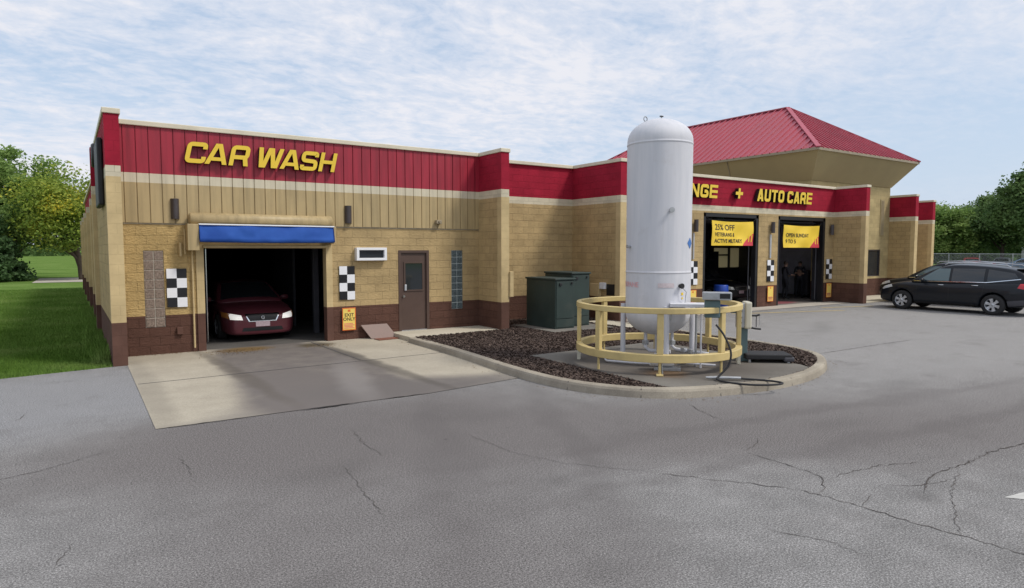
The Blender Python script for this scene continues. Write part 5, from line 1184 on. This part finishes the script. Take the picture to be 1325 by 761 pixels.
def suv_spec(paint, glass='carglass', side='carglass2', rim='alu'):
    def extra(T):
        handles(T, [(.28, 1.00, .945), (-.83, 1.02, .945)], .98)
        for s_ in (1, -1):
            mb = MB(); mb.tube([(.25, s_ * .66, 1.735), (.15, s_ * .665, 1.80), (-.6, s_ * .67, 1.825), (-1.7, s_ * .655, 1.75), (-1.8, s_ * .65, 1.69)], .018, 'alu', 8); mb.build('roof_rail', T)
        mb = MB(); mb.bbox(-2.22, -.60, 1.60, -1.95, .60, 1.635, 'black', .012); mb.build('spoiler', T)
    return dict(paint=paint, w=.985, belt=1.10, rw=.365, wheels=(1.62, -1.40), rim=rim, spokes=6,
        x=[2.56, 2.50, 2.30, 2.0, 1.62, 1.2, .6, 0, -.7, -1.4, -1.9, -2.3, -2.52, -2.58],
        top=[(-2.58, 1.02), (-2.5, 1.13), (-2.2, 1.18), (-1.2, 1.14), (0, 1.09), (1.3, 1.08), (1.7, 1.055), (2.1, .99), (2.42, .87), (2.56, .70)],
        bot=[(-2.58, .45), (-2.4, .34), (-1.9, .26), (1.9, .24), (2.3, .25), (2.56, .34)],
        wid=[(-2.58, .84), (-2.45, .93), (-2.0, .985), (-1, 1), (1.4, 1), (2.0, .97), (2.3, .91), (2.5, .80), (2.56, .72)],
        gx=[1.42, 1.2, .95, .7, .45, .2, 0, -.5, -1.0, -1.5, -1.9, -2.1, -2.25, -2.38, -2.48],
        roof=[(-2.48, 1.14), (-2.36, 1.32), (-2.2, 1.50), (-2.0, 1.60), (-1.4, 1.69), (-.5, 1.745), (.0, 1.745), (.35, 1.67), (.75, 1.48), (1.42, 1.10)],
        taper=[(-2.48, 1.2), (-1.8, .5), (-.8, 0), (.8, 0), (1.42, .4)], mirror=(.86, 1.16),
        patch=[('windscreen', 'z', [(1.30, -.78), (1.30, .78), (.44, .62), (.44, -.62)], glass, .006),
               ('side_window', 'y', [(1.05, 1.15), (.02, 1.14), (.02, 1.60), (.42, 1.595)], side, .006), ('side_window', 'y', [(-.06, 1.14), (-1.08, 1.155), (-1.08, 1.615), (-.06, 1.61)], glass, .006),
               ('side_window', 'y', [(-1.18, 1.165), (-2.08, 1.31), (-1.96, 1.48), (-1.18, 1.60)], glass, .006), ('rear_window', 'xr', [(-.62, 1.22), (.62, 1.22), (.55, 1.56), (-.55, 1.56)], glass, .006),
               ('window_trim', 'y', [(1.25, 1.10), (-1.15, 1.125), (-1.15, 1.15), (1.22, 1.12)], 'chrome', .008), ('window_trim', 'y', [(-1.15, 1.125), (-2.15, 1.27), (-2.15, 1.295), (-1.15, 1.15)], 'chrome', .008),
               ('headlight', 'y', [(2.40, .74), (1.98, .86), (2.04, .95), (2.36, .86)], headlight, .008), ('headlight', 'x2', [(.46, .70), (.74, .72), (.70, .84), (.46, .80)], headlight, .01),
               ('tail_light', 'y', [(-2.50, .90), (-2.10, .98), (-2.16, 1.12), (-2.46, 1.13)], redlens, .012), ('tail_light', 'xr2', [(.55, .90), (.86, .90), (.84, 1.12), (.55, 1.08)], redlens, .012),
               ('grille', 'x', [(-.42, .52), (.42, .52), (.40, .76), (-.40, .76)], 'black', .01), ('door_gap', 'y', [(1.10, .42), (1.088, .42), (1.088, 1.08), (1.10, 1.08)], 'black', .002),
               ('door_gap', 'y', [(.0, .36), (-.012, .36), (-.012, 1.1), (0, 1.1)], 'black', .002), ('door_gap', 'y', [(-1.06, .62), (-1.072, .62), (-1.12, 1.1), (-1.108, 1.1)], 'black', .002),
               ('sill_trim', 'y', [(1.18, .27), (-.98, .27), (-.98, .36), (1.18, .36)], 'black', .006), ('bumper_trim', 'y', [(-1.85, .33), (-2.45, .42), (-2.45, .60), (-1.82, .52)], 'dark2', .004),
               ('number_plate', 'xr', [(-.16, .78), (.16, .78), (.16, .93), (-.16, .93)], 'sign_white', .01)], extra=extra)
navy = carpaint('dark_navy_car_paint', (.004, .006, .010)); charc = carpaint('black_car_paint', (.008, .008, .010)); maroon = carpaint('maroon_car_paint', (.105, .024, .032))
SUV1 = make_car('parked_suv', 'dark navy SUV parked nose to the building, nearest of the two', 'SUV', suv_spec(navy), 'dark SUVs parked by the wing walls')
SUV1.location = (27.68, 11.05, 0); SUV1.rotation_euler = (0, 0, R(90.5))
dup(SUV1, (30.9, 12.72, 0), R(91), 'black SUV half hidden on the far side of the navy SUV')

def sedan_spec(paint, lit=False, glass='carglass'):
    hl = emis('lit_headlamp', (.95, .92, .86), .4) if lit else headlight
    def extra(T):
        handles(T, [(.15, .84, .90), (-.85, .86, .90)], .93)
        if lit:
            mb = MB(); mb.lathe([(.045, 0), (.05, .012), (.038, .02), (.028, .012), (.03, 0)], (2.515, 0, .60), 'chrome', 20, 'x'); mb.tube([(2.53, -.03, .59), (2.535, .0, .60), (2.53, .03, .61)], .006, 'chrome', 6); mb.build('round_badge', T)
    return dict(paint=paint, w=.925, belt=.93, rw=.33, wheels=(1.50, -1.33), rim='alu', spokes=7,
        x=[2.50, 2.44, 2.25, 1.95, 1.5, 1.1, .5, -.1, -.8, -1.4, -1.9, -2.3, -2.46, -2.50],
        top=[(-2.5, .82), (-2.4, .95), (-2.0, .98), (-1.4, .97), (0, .93), (1.2, .915), (1.7, .87), (2.1, .80), (2.40, .71), (2.50, .60)],
        bot=[(-2.5, .42), (-2.3, .28), (-1.9, .2), (1.9, .17), (2.3, .14), (2.50, .19)],
        wid=[(-2.5, .80), (-2.35, .91), (-1.9, .97), (-1, 1), (1.4, 1), (1.9, .97), (2.25, .90), (2.44, .78), (2.5, .68)],
        gx=[1.30, 1.1, .85, .6, .4, .2, -.1, -.5, -.9, -1.2, -1.45, -1.65, -1.85],
        roof=[(-1.85, .95), (-1.6, 1.06), (-1.3, 1.22), (-1.0, 1.355), (-.7, 1.41), (-.2, 1.435), (.15, 1.42), (.4, 1.37), (.7, 1.23), (1.30, .935)],
        taper=[(-1.85, 1.3), (-1.0, .4), (0, 0), (.8, 0), (1.3, .5)], mirror=(.78, .98),
        patch=[('windscreen', 'z', [(1.18, -.74), (1.18, .74), (.36, .56), (.36, -.56)], glass, .006), ('rear_window', 'z', [(-1.05, -.55), (-1.05, .55), (-1.66, .62), (-1.66, -.62)], glass, .006),
               ('side_window', 'y', [(.92, .97), (-.05, .96), (-.05, 1.32), (.32, 1.30)], glass, .006), ('side_window', 'y', [(-.13, .96), (-1.25, .98), (-.92, 1.28), (-.13, 1.32)], glass, .006),
               ('headlight', 'x2', [(.47, .55), (.74, .57), (.76, .71), (.50, .66)], hl, .012), ('indicator_lamp', 'x2', [(.75, .58), (.86, .62), (.86, .74), (.77, .71)], amber, .014), ('indicator_lamp', 'y', [(2.30, .60), (2.08, .66), (2.12, .73), (2.30, .70)], amber, .012),
               ('grille_surround', 'x', [(-.33, .50), (.33, .50), (.42, .69), (-.42, .69)], 'chrome', .010), ('grille', 'x', [(-.305, .522), (.305, .522), (.385, .668), (-.385, .668)], 'black', .016), ('air_dam', 'x', [(-.5, .27), (.5, .27), (.46, .36), (-.46, .36)], 'black', .006),
               ('number_plate', 'x', [(-.17, .38), (.17, .38), (.17, .51), (-.17, .51)], 'plate_pale', .012), ('tail_light', 'xr2', [(.42, .72), (.76, .72), (.76, .88), (.42, .88)], redlens, .01),
               ('door_gap', 'y', [(1.0, .35), (.99, .35), (.99, .92), (1.0, .92)], 'black', .002), ('door_gap', 'y', [(-.08, .3), (-.09, .3), (-.09, .93), (-.08, .93)], 'black', .002),
               ('window_trim', 'y', [(1.05, .935), (-1.5, .955), (-1.5, .97), (1.02, .95)], 'chrome', .007)], extra=extra)
M['plate_pale'] = paint('blurred_plate', (.62, .47, .50), .5, .15, 30)
S1 = make_car('sedan', 'maroon sedan with lit headlights coming out of the wash tunnel', 'car', sedan_spec(maroon, True)); S1.location = (3.98, 19.6, .006); S1.rotation_euler = (0, 0, R(-90))
silver = carpaint('silver_car_paint', (.30, .32, .34)); redp = carpaint('red_car_paint', (.30, .02, .02)); bluep = carpaint('pale_blue_car_paint', (.16, .26, .42))
for paint_, loc, rz, lb in ((silver, (84, 29.5, 0), 15, 'silver parked car far behind the chain link fence, below the trees'), (redp, (79.5, 30.8, 0), 25, 'red parked car far behind the chain link fence, left of the silver one'), (bluep, (81, 26.4, 0), 100, 'pale blue parked car at the right edge beyond the fence')):
    c_ = make_car('parked_car', lb, 'car', sedan_spec(paint_), 'parked cars beyond the fence'); c_.location = loc; c_.rotation_euler = (0, 0, R(rz))
blk = make_car('serviced_car', 'dark car standing inside the first service bay, behind the 25% banner', 'car', sedan_spec(charc)); blk.location = (24.2, 20.6, .016); blk.rotation_euler = (0, 0, R(-90))
# pale trailer at the right edge
T = thing('box_trailer', (92, 28, 0), 'long white box trailer at the right edge beyond the fence', 'trailer')
mb = MB(); mb.bbox(88, 20.5, .9, 90.5, 29.2, 2.7, 'white', .05); mb.build('cargo_box', T)
for y in (22, 23.2, 28): mb = MB(); mb.lathe([(0, -.15), (.45, -.15), (.5, 0), (.45, .15), (0, .15)], (88.3, y, .5), 'tyre', 20, 'x'); mb.build('wheel', T)
# ------------------------------------------------------------------ service bay contents
T = thing('tool_cabinet', (29.8, 18.6, .016), 'dark tool cabinet behind the people in the rightmost bay', 'cabinet')
mb = MB(); mb.bbox(29.3, 18.2, .12, 30.1, 18.9, 1.28, 'dark2', .02); mb.build('cabinet_body', T)
for k in range(5): mb = MB(); mb.bbox(29.33, 18.17, .18 + k * .21, 30.07, 18.2, .36 + k * .21, 'bronze', .008); mb.build('drawer', T)
for x in (29.4, 30.0): mb = MB(); mb.tube([(x, 18.28, .07), (x, 18.34, .07)], .055, 'rubber', 12); mb.build('caster', T)
T = thing('equipment_cart', (24.6, 17.6, .016), 'grey equipment cart inside the first bay', 'cart')
mb = MB()
for z in (.25, .75, 1.1): mb.bbox(24.3, 17.4, z, 24.9, 17.8, z + .04, 'dark2', .01)
for x in (24.32, 24.86):
    for y in (17.42, 17.76): mb.tube([(x, y, .05), (x, y, 1.12)], .015, 'galv', 6)
mb.build('cart_frame', T)
mb = MB(); mb.bbox(24.4, 17.45, .79, 24.8, 17.75, 1.05, 'galv', .02); mb.build('machine_box', T)
mb = MB(); mb.lathe([(0, 0), (.27, 0), (.29, .03), (.28, .28), (.29, .30), (.28, .55), (.29, .58), (.28, .84), (.26, .87), (0, .87)], (21.7, 17.2, .016), 'bluedrum', 28)
tag(mb.build('oil_drum', loc=(21.7, 17.2, .016)), 'blue drum inside the first service bay', 'drum')
mb = MB()
for k in range(4): mb.lathe([(.19, 0), (.30, .0), (.34, .04), (.35, .1), (.34, .17), (.30, .21), (.19, .21)], (30.9, 18.9, .02 + k * .22), 'tyre', 28)
T = thing('tyre_stack', (30.9, 18.9, .016), 'stack of black tyres right of the tool cabinet in the rightmost bay', 'tyres'); mb.build('tyre_pile', T)
# wash equipment in the tunnel mouth
T = thing('wash_brush', (2.75, 17.6, .01), 'black upright wash brush with chrome posts inside the tunnel left edge', 'wash brush')
mb = MB(); mb.tube([(2.62, 17.3, .01), (2.62, 17.3, 2.6)], .03, 'chrome', 10); mb.tube([(2.78, 17.6, .01), (2.78, 17.6, 2.6)], .03, 'chrome', 10); mb.build('post', T)
mb = MB(); mb.lathe([(.05, .3), (.16, .32), (.19, .9), (.19, 1.9), (.16, 2.3), (.05, 2.35)], (2.5, 18.6, 0), 'rubber', 20); mb.build('brush_roll', T)
mb = MB(); mb.bbox(5.52, 17.9, .01, 5.66, 18.05, 2.9, 'dark2', .01); tag(mb.build('steel_post', loc=(5.6, 18, .01)), 'dark grey steel post inside the tunnel right of the maroon sedan', 'post')
# ------------------------------------------------------------------ people
def person(name, label, joints, radii, loc, rz, cloth, trouser, hair_cap=False):
    """one continuous skinned body; joints: name -> (pos, parent)"""
    names = list(joints); idx = {k: i for i, k in enumerate(names)}
    me = bpy.data.meshes.new('body'); me.from_pydata([joints[k][0] for k in names], [(idx[joints[k][1]], idx[k]) for k in names if joints[k][1]], [])
    ob = bpy.data.objects.new('body', me); COL.objects.link(ob); md = ob.modifiers.new('skin', 'SKIN'); md.use_smooth_shade = True
    for i, k in enumerate(names):
        sv = me.skin_vertices[0].data[i]; r_ = radii[k]; sv.radius = r_ if isinstance(r_, tuple) else (r_, r_); sv.use_root = (k == 'pelvis')
    ss = ob.modifiers.new('s', 'SUBSURF'); ss.levels = 2; ss.render_levels = 2
    dg = bpy.context.evaluated_depsgraph_get(); dg.update(); m2 = bpy.data.meshes.new_from_object(ob.evaluated_get(dg)); bpy.data.objects.remove(ob)
    skin = M['skin']; m2.materials.clear()
    for mt in (M[cloth], M[trouser], skin, M['rubber']): m2.materials.append(mt)
    for p in m2.polygons:
        c_ = p.center; k = 0
        if c_.z < .94: k = 1
        if c_.z < .09: k = 3
        if c_.z > 1.50: k = 2
        for hn in ('handL', 'handR'):
            if (c_ - Vector(joints[hn][0])).length < .15 or (c_ - (Vector(joints[hn][0]) + Vector(joints[hn.replace('hand', 'elb')][0])) / 2).length < .08: k = 2
        p.material_index = k; p.use_smooth = True
    T = bpy.data.objects.new(name, None); COL.objects.link(T); T['_o'] = [0.0, 0.0, 0.0]; tag(T, label, 'person', 'people in the rightmost bay'); T.location = loc; T.rotation_euler = (0, 0, rz)
    B = bpy.data.objects.new('body', m2); COL.objects.link(B); B.parent = T
    hd = Vector(joints['head'][0]); mb = MB()
    # face: nose, ears, eyes; hair or cap
    bm = bmesh.new(); bmesh.ops.create_uvsphere(bm, u_segments=18, v_segments=12, radius=1); bm.verts.index_update()
    S_ = [v.co.copy() for v in bm.verts]; F_ = [[v.index for v in f_.verts] for f_ in bm.faces]; bm.free()
    def ball(c_, r_, mt): mb.add([(c_[0] + p.x * r_[0], c_[1] + p.y * r_[1], c_[2] + p.z * r_[2]) for p in S_], F_, mt, True)
    ball(hd + Vector((.0, 0, .0)), (.088, .074, .112), 'skin'); ball(hd + Vector((.093, 0, -.012)), (.016, .012, .022), 'skin')
    for s_ in (1, -1): ball(hd + Vector((0, s_ * .076, -.005)), (.02, .01, .03), 'skin'); ball(hd + Vector((.078, s_ * .03, .014)), (.01, .013, .008), 'black')
    ball(hd + Vector((.083, 0, -.052)), (.008, .024, .006), 'mat'); mb.build('head', T)
    mb = MB(); ball(hd + Vector((-.014, 0, .028)), (.095, .083, .102), 'hair' if not hair_cap else 'black')
    if hair_cap: mb.bbox(hd.x + .05, hd.y - .06, hd.z + .06, hd.x + .17, hd.y + .06, hd.z + .075, 'black', .005)
    mb.build('cap' if hair_cap else 'hair', T)
    for s_, hn, en in ((1, 'handL', 'elbL'), (-1, 'handR', 'elbR')):   # fingers
        h0 = Vector(joints[hn][0]); d = (h0 - Vector(joints[en][0])).normalized(); sd = d.cross(Vector((0, 0, 1))); sd = sd.normalized() if sd.length > .1 else Vector((1, 0, 0)); dn = sd.cross(d)
        mb = MB()
        for q, L_ in enumerate((.062, .072, .068, .052)):
            o_ = h0 + sd * (.027 - q * .018) + d * .03; mb.tube([o_, o_ + d * L_ * .55, o_ + d * L_ * .85 + dn * -.02, o_ + d * L_ * .95 + dn * -.042], [.009, .0085, .008, .006], 'skin', 8)
        o_ = h0 + sd * .03; mb.tube([o_, o_ + sd * .025 + d * .02, o_ + sd * .03 + d * .055], [.011, .010, .007], 'skin', 8); mb.build('hand', T)
    return T
M['skin'] = paint('skin', (.42, .25, .18), .55, .08, 6); M['hair'] = paint('brown_hair', (.05, .03, .02), .6, .2, 20)
M['workwear'] = paint('dark_work_shirt', (.035, .035, .045), .8, .15, 6); M['trouser'] = paint('dark_trousers', (.02, .021, .028), .85, .15, 6)
def joints(arms, lean=0):
    J = {'pelvis': ((0, 0, .95), None), 'waist': ((.0, 0, 1.08), 'pelvis'), 'chest': ((.005, 0, 1.28), 'waist'), 'upper': ((0, 0, 1.41), 'chest'), 'neck': ((.005, 0, 1.50), 'upper'), 'head': ((.02, 0, 1.62), 'neck'),
         'hipL': ((0, .095, .90), 'pelvis'), 'hipR': ((0, -.095, .90), 'pelvis'), 'kneeL': ((.03, .11, .50), 'hipL'), 'kneeR': ((.02, -.12, .50), 'hipR'), 'ankL': ((-.01, .12, .09), 'kneeL'), 'ankR': ((-.02, -.13, .09), 'kneeR'),
         'toeL': ((.16, .14, .045), 'ankL'), 'toeR': ((.15, -.16, .045), 'ankR'), 'shL': ((0, .18, 1.42), 'upper'), 'shR': ((0, -.18, 1.42), 'upper')}
    J.update(arms); return J
RD = {'pelvis': (.15, .115), 'waist': (.135, .10), 'chest': (.155, .115), 'upper': (.12, .09), 'neck': .055, 'head': (.075, .085), 'hipL': .09, 'hipR': .09, 'kneeL': .062, 'kneeR': .062, 'ankL': .043, 'ankR': .043, 'toeL': (.045, .035), 'toeR': (.045, .035),
      'shL': .062, 'shR': .062, 'elbL': .045, 'elbR': .045, 'handL': (.038, .022), 'handR': (.038, .022)}
person('person', 'person in dark work clothes standing in the rightmost bay with one arm reaching forward', joints({'elbL': ((.06, .25, 1.14), 'shL'), 'handL': ((.28, .20, 1.08), 'elbL'), 'elbR': ((.05, -.25, 1.14), 'shR'), 'handR': ((.30, -.16, 1.12), 'elbR')}), RD, (27.35, 18.1, .016), R(-20), 'workwear', 'trouser')
person('person', 'person in a dark cap with folded arms standing in the rightmost bay by the cabinet', joints({'elbL': ((.07, .24, 1.15), 'shL'), 'handL': ((.19, .01, 1.17), 'elbL'), 'elbR': ((.07, -.24, 1.15), 'shR'), 'handR': ((.21, -.01, 1.22), 'elbR')}), RD, (28.75, 18.25, .016), R(-160), 'workwear', 'trouser', True)
# ------------------------------------------------------------------ trees
def tree_meshes(seed, H_, Rx, Rz, base, leaf, nleaf, size, bark='wood', clumps=60, gap=.5, trunk_r=.18, low=0.0, form='round', lean=(0, 0), limbs=12):
    r_ = random.Random(seed); nr = np.random.RandomState(seed)
    mb = MB(); top = H_ - Rz * .5; cz = base + (H_ - base) * .5; tp = [(0, 0, -.2), (lean[0] * .15, lean[1] * .15, base * .5), (lean[0] * .5, lean[1] * .5, base), (lean[0], lean[1], cz), (lean[0] * 1.1, lean[1], top)]
    mb.tube(tp, [trunk_r * 1.25, trunk_r, trunk_r * .85, trunk_r * .5, trunk_r * .15], bark, 9)
    C_ = []; tries = 0
    while len(C_) < clumps:
        tries += 1
        u = Vector((r_.gauss(0, 1), r_.gauss(0, 1), r_.gauss(0, 1))).normalized() * (r_.random() ** .42)
        if form == 'cone':
            h = r_.random() ** 1.25; rad = Rx * (1 - h) ** .8 * (.45 + .55 * r_.random() ** .5) + .2; a = r_.uniform(0, 6.28); p = Vector((rad * math.cos(a), rad * math.sin(a), base + (H_ - base) * h))
        else:
            p = Vector((u.x * Rx + lean[0], u.y * Rx + lean[1], cz + u.z * (H_ - base) * .5))
            if form == 'spread' and p.z < cz and (p.x ** 2 + p.y ** 2) < (Rx * .35) ** 2: continue
        C_.append((p, r_.uniform(.35, 1.2)))
    for i in range(limbs):
        p, s_ = C_[i * len(C_) // limbs]; a0 = Vector(tp[2]) + (Vector(tp[3]) - Vector(tp[2])) * r_.uniform(-.2, .9); m_ = (a0 + p) / 2 + Vector((0, 0, -.1 * (p - a0).length))
        mb.tube([a0, m_, p], [trunk_r * .42, trunk_r * .25, trunk_r * .07], bark, 6, False)
    per = nleaf // len(C_); cs = Rx / math.sqrt(len(C_)) * 3.4
    cen = []; 
    for p, s_ in C_:
        d = nr.normal(0, 1, (per, 3)); d /= np.linalg.norm(d, axis=1)[:, None]; rad = nr.rand(per, 1) ** .45 * cs * s_; q = np.array(p) + np.clip(nr.normal(0, .5, (per, 3)), -1.1, 1.1) * cs * s_ * np.array([1, 1, .6 if form != 'cone' else .4])
        cen.append(q)
    cen = np.concatenate(cen); n = len(cen); a = nr.normal(0, 1, (n, 3)); a[:, 2] *= .6; a /= np.linalg.norm(a, axis=1)[:, None]; b_ = nr.normal(0, 1, (n, 3)); b_ = np.cross(a, b_); b_ /= np.linalg.norm(b_, axis=1)[:, None]
    s_ = size * nr.uniform(.5, 1.3, (n, 1)); V_ = np.stack([cen - a * s_, cen + b_ * s_ * .55, cen + a * s_, cen - b_ * s_ * .55], 1).reshape(-1, 3)
    me = bpy.data.meshes.new('crown'); me.vertices.add(n * 4); me.vertices.foreach_set('co', V_.ravel()); me.loops.add(n * 4); me.loops.foreach_set('vertex_index', np.arange(n * 4)); me.polygons.add(n)
    me.polygons.foreach_set('loop_start', np.arange(0, n * 4, 4)); me.polygons.foreach_set('loop_total', np.full(n, 4)); me.update(calc_edges=True); me.materials.append(M[leaf]); return mb, me
def tree(name, label, loc, seed, group, cat='tree', **kw):
    T = local_thing(name, label, cat, group); tb, cm = tree_meshes(seed, **kw); tb.build('trunk', T); c_ = bpy.data.objects.new('crown', cm); COL.objects.link(c_); c_.parent = T; T.location = loc; return T
tree('deciduous_tree', 'big bright green leafy tree beyond the left lawn', (-3.7, 66, 0), 3, 'trees beyond the left lawn', H_=10.2, Rx=3.7, Rz=5, base=1.2, leaf='leaf_a', nleaf=46000, size=.15, clumps=95, gap=.42, trunk_r=.22)
tree('spruce_tree', 'dark blue green tree with low drooping branches at the left edge', (-5.0, 61, 0), 4, 'trees beyond the left lawn', H_=4.6, Rx=2.3, Rz=3, base=.3, leaf='leaf_d', nleaf=22000, size=.14, clumps=110, gap=.42, trunk_r=.2, form='cone')
tree('honey_locust', 'yellow green tree with leaning trunk against the far corner of the building', (.92, 61, 0), 9, 'trees beyond the left lawn', H_=8.5, Rx=3.3, Rz=5, base=2.0, leaf='leaf_y', nleaf=26000, size=.13, clumps=62, gap=.40, trunk_r=.28, form='spread', lean=(-.8, 0), limbs=16)
tree('deciduous_tree', 'mid green tree at the far left edge behind the spruce', (-9.5, 76, 0), 12, 'trees beyond the left lawn', H_=11.8, Rx=4.6, Rz=5, base=2.5, leaf='leaf_a', nleaf=22000, size=.18, clumps=60, gap=.45)
# right side: each position is (x, y), the nearer trees carry more leaves
RT = [(80, 35.0, 7.2, 3.6, .9, 'leaf_a', 'rounded grey green tree standing right beside the last wing wall', 'round', 20000), (92, 35.5, 8.0, 3.8, 1.5, 'leaf_b', 'dark tree behind the rounded tree, right of the wing walls', 'round', 16000),
      (84, 29.6, 8.4, 3.2, 2.2, 'leaf_b', 'tall dark green tree between the rounded tree and the right edge', 'round', 20000), (76, 24.2, 10.4, 3.5, 2.5, 'leaf_b', 'tallest dark tree at the right edge of the picture', 'round', 20000),
      (98, 38.6, 7.6, 3.8, 1.5, 'leaf_b', 'distant tree with its top showing above the last wing wall', 'round', 9000), (96, 28.0, 9.4, 4, 1, 'leaf_b', 'dark tree far behind the white trailer', 'round', 12000), (104, 33.5, 8.6, 4.6, .8, 'leaf_b', 'far dark tree filling the gap behind the fence', 'round', 12000), (90, 22, 11.4, 5.5, 1, 'leaf_b', 'dark tree outside the right edge behind the tallest one', 'round', 8000)]
for i, (x, y, h, rx, bs, lf, lb, fm, nl) in enumerate(RT): tree('deciduous_tree', lb, (x, y, 0), 30 + i, 'trees beyond the chain link fence', H_=h, Rx=rx, Rz=4, base=bs, leaf=lf, nleaf=int(nl * 1.5), size=.16, clumps=70, gap=.44, trunk_r=.2)
# far tree line on the horizon, a wood that reads as one mass
nr = np.random.RandomState(2); mb = MB(); vs = []; fs = []
for k in range(30000):
    t = nr.rand(); x = -160 + 330 * t; y = 300 + 30 * math.sin(x * .03) + nr.normal(0, 6); hh = 8 + 3 * math.sin(x * .11) + 2 * math.sin(x * .31 + 1); z = hh * nr.rand() ** .7; a = nr.uniform(0, 3.14); s_ = nr.uniform(.4, 1.0); o_ = len(vs)
    vs += [(x - s_ * math.cos(a), y - s_ * math.sin(a), z), (x, y, z - s_ * .6), (x + s_ * math.cos(a), y + s_ * math.sin(a), z + .2), (x, y, z + s_ * .6)]; fs.append((o_, o_ + 1, o_ + 2, o_ + 3))
mb.add(vs, fs, 'leaf_b'); o = mb.build('distant_wood', loc=(0, 0, 0), uvs=False); tag(o, 'low distant tree line on the horizon beyond the left lawn', 'wood', kind='stuff')
vs = []; fs = []
for k in range(30000):
    t = nr.rand(); x = 118 + nr.normal(0, 3) + 20 * t; y = 62 - 54 * t; hh = 6.5 + 1.6 * math.sin(y * .5) + 1.0 * math.sin(y * 1.3 + 1); z = hh * nr.rand() ** .7; a = nr.uniform(0, 3.14); s_ = nr.uniform(.25, .6); o_ = len(vs)
    vs += [(x - s_ * math.cos(a), y - s_ * math.sin(a), z), (x, y, z - s_ * .6), (x + s_ * math.cos(a), y + s_ * math.sin(a), z + .2), (x, y, z + s_ * .6)]; fs.append((o_, o_ + 1, o_ + 2, o_ + 3))
mb = MB(); mb.add(vs, fs, 'leaf_b'); o = mb.build('distant_wood', loc=(0, 0, 0), uvs=False); tag(o, 'low band of dark woodland behind the right hand trees', 'wood', kind='stuff')
# long roadside grass right of the lot
def reg3(r_): t = r_.rand(); return (67 + r_.rand() * 16, 20 + t * 22)
blades('rough_grass', 26000, reg3, .12, .42, .035, 'blade', 19, 'rough uncut grass along the chain link fence at right', 'grass')
# chain link fence
F0, F1 = Vector((71, 34.5, 0)), Vector((68, 18, 0)); T = thing('chain_link_fence', ((F0.x + F1.x) / 2, (F0.y + F1.y) / 2, 0), 'grey chain link fence with round posts at the right edge of the lot', 'fence')
L_ = (F1 - F0).length; u_ = (F1 - F0).normalized(); npst = 7
for i in range(npst): p = F0 + u_ * L_ * i / (npst - 1); mb = MB(); mb.tube([(p.x, p.y, -.1), (p.x, p.y, 1.95)], .04, 'galv', 8); mb.build('post', T)
mb = MB(); mb.tube([F0 + Vector((0, 0, 1.9)), F1 + Vector((0, 0, 1.9))], .03, 'galv', 8); mb.build('top_rail', T)
mb = MB(); st = .12; hgt = 1.85
k = -hgt
while k < L_:
    for sg in (1, -1):
        a = k if sg == 1 else k; s0 = max(0, a); s1 = min(L_, a + hgt)
        if s1 - s0 < .02: continue
        z0 = (s0 - a) if sg == 1 else hgt - (s0 - a); z1 = (s1 - a) if sg == 1 else hgt - (s1 - a)
        p = F0 + u_ * s0; q = F0 + u_ * s1; e = .006
        mb.add([(p.x, p.y, z0 - e), (q.x, q.y, z1 - e), (q.x, q.y, z1 + e), (p.x, p.y, z0 + e), (p.x + .008, p.y, z0), (q.x + .008, q.y, z1)], [(0, 1, 2, 3), (3, 2, 5, 4), (0, 4, 5, 1)], 'galv')
    k += st
mb.build('wire_mesh', T)
# clean up helper properties
for o in bpy.data.objects:
    if '_o' in o: del o['_o']
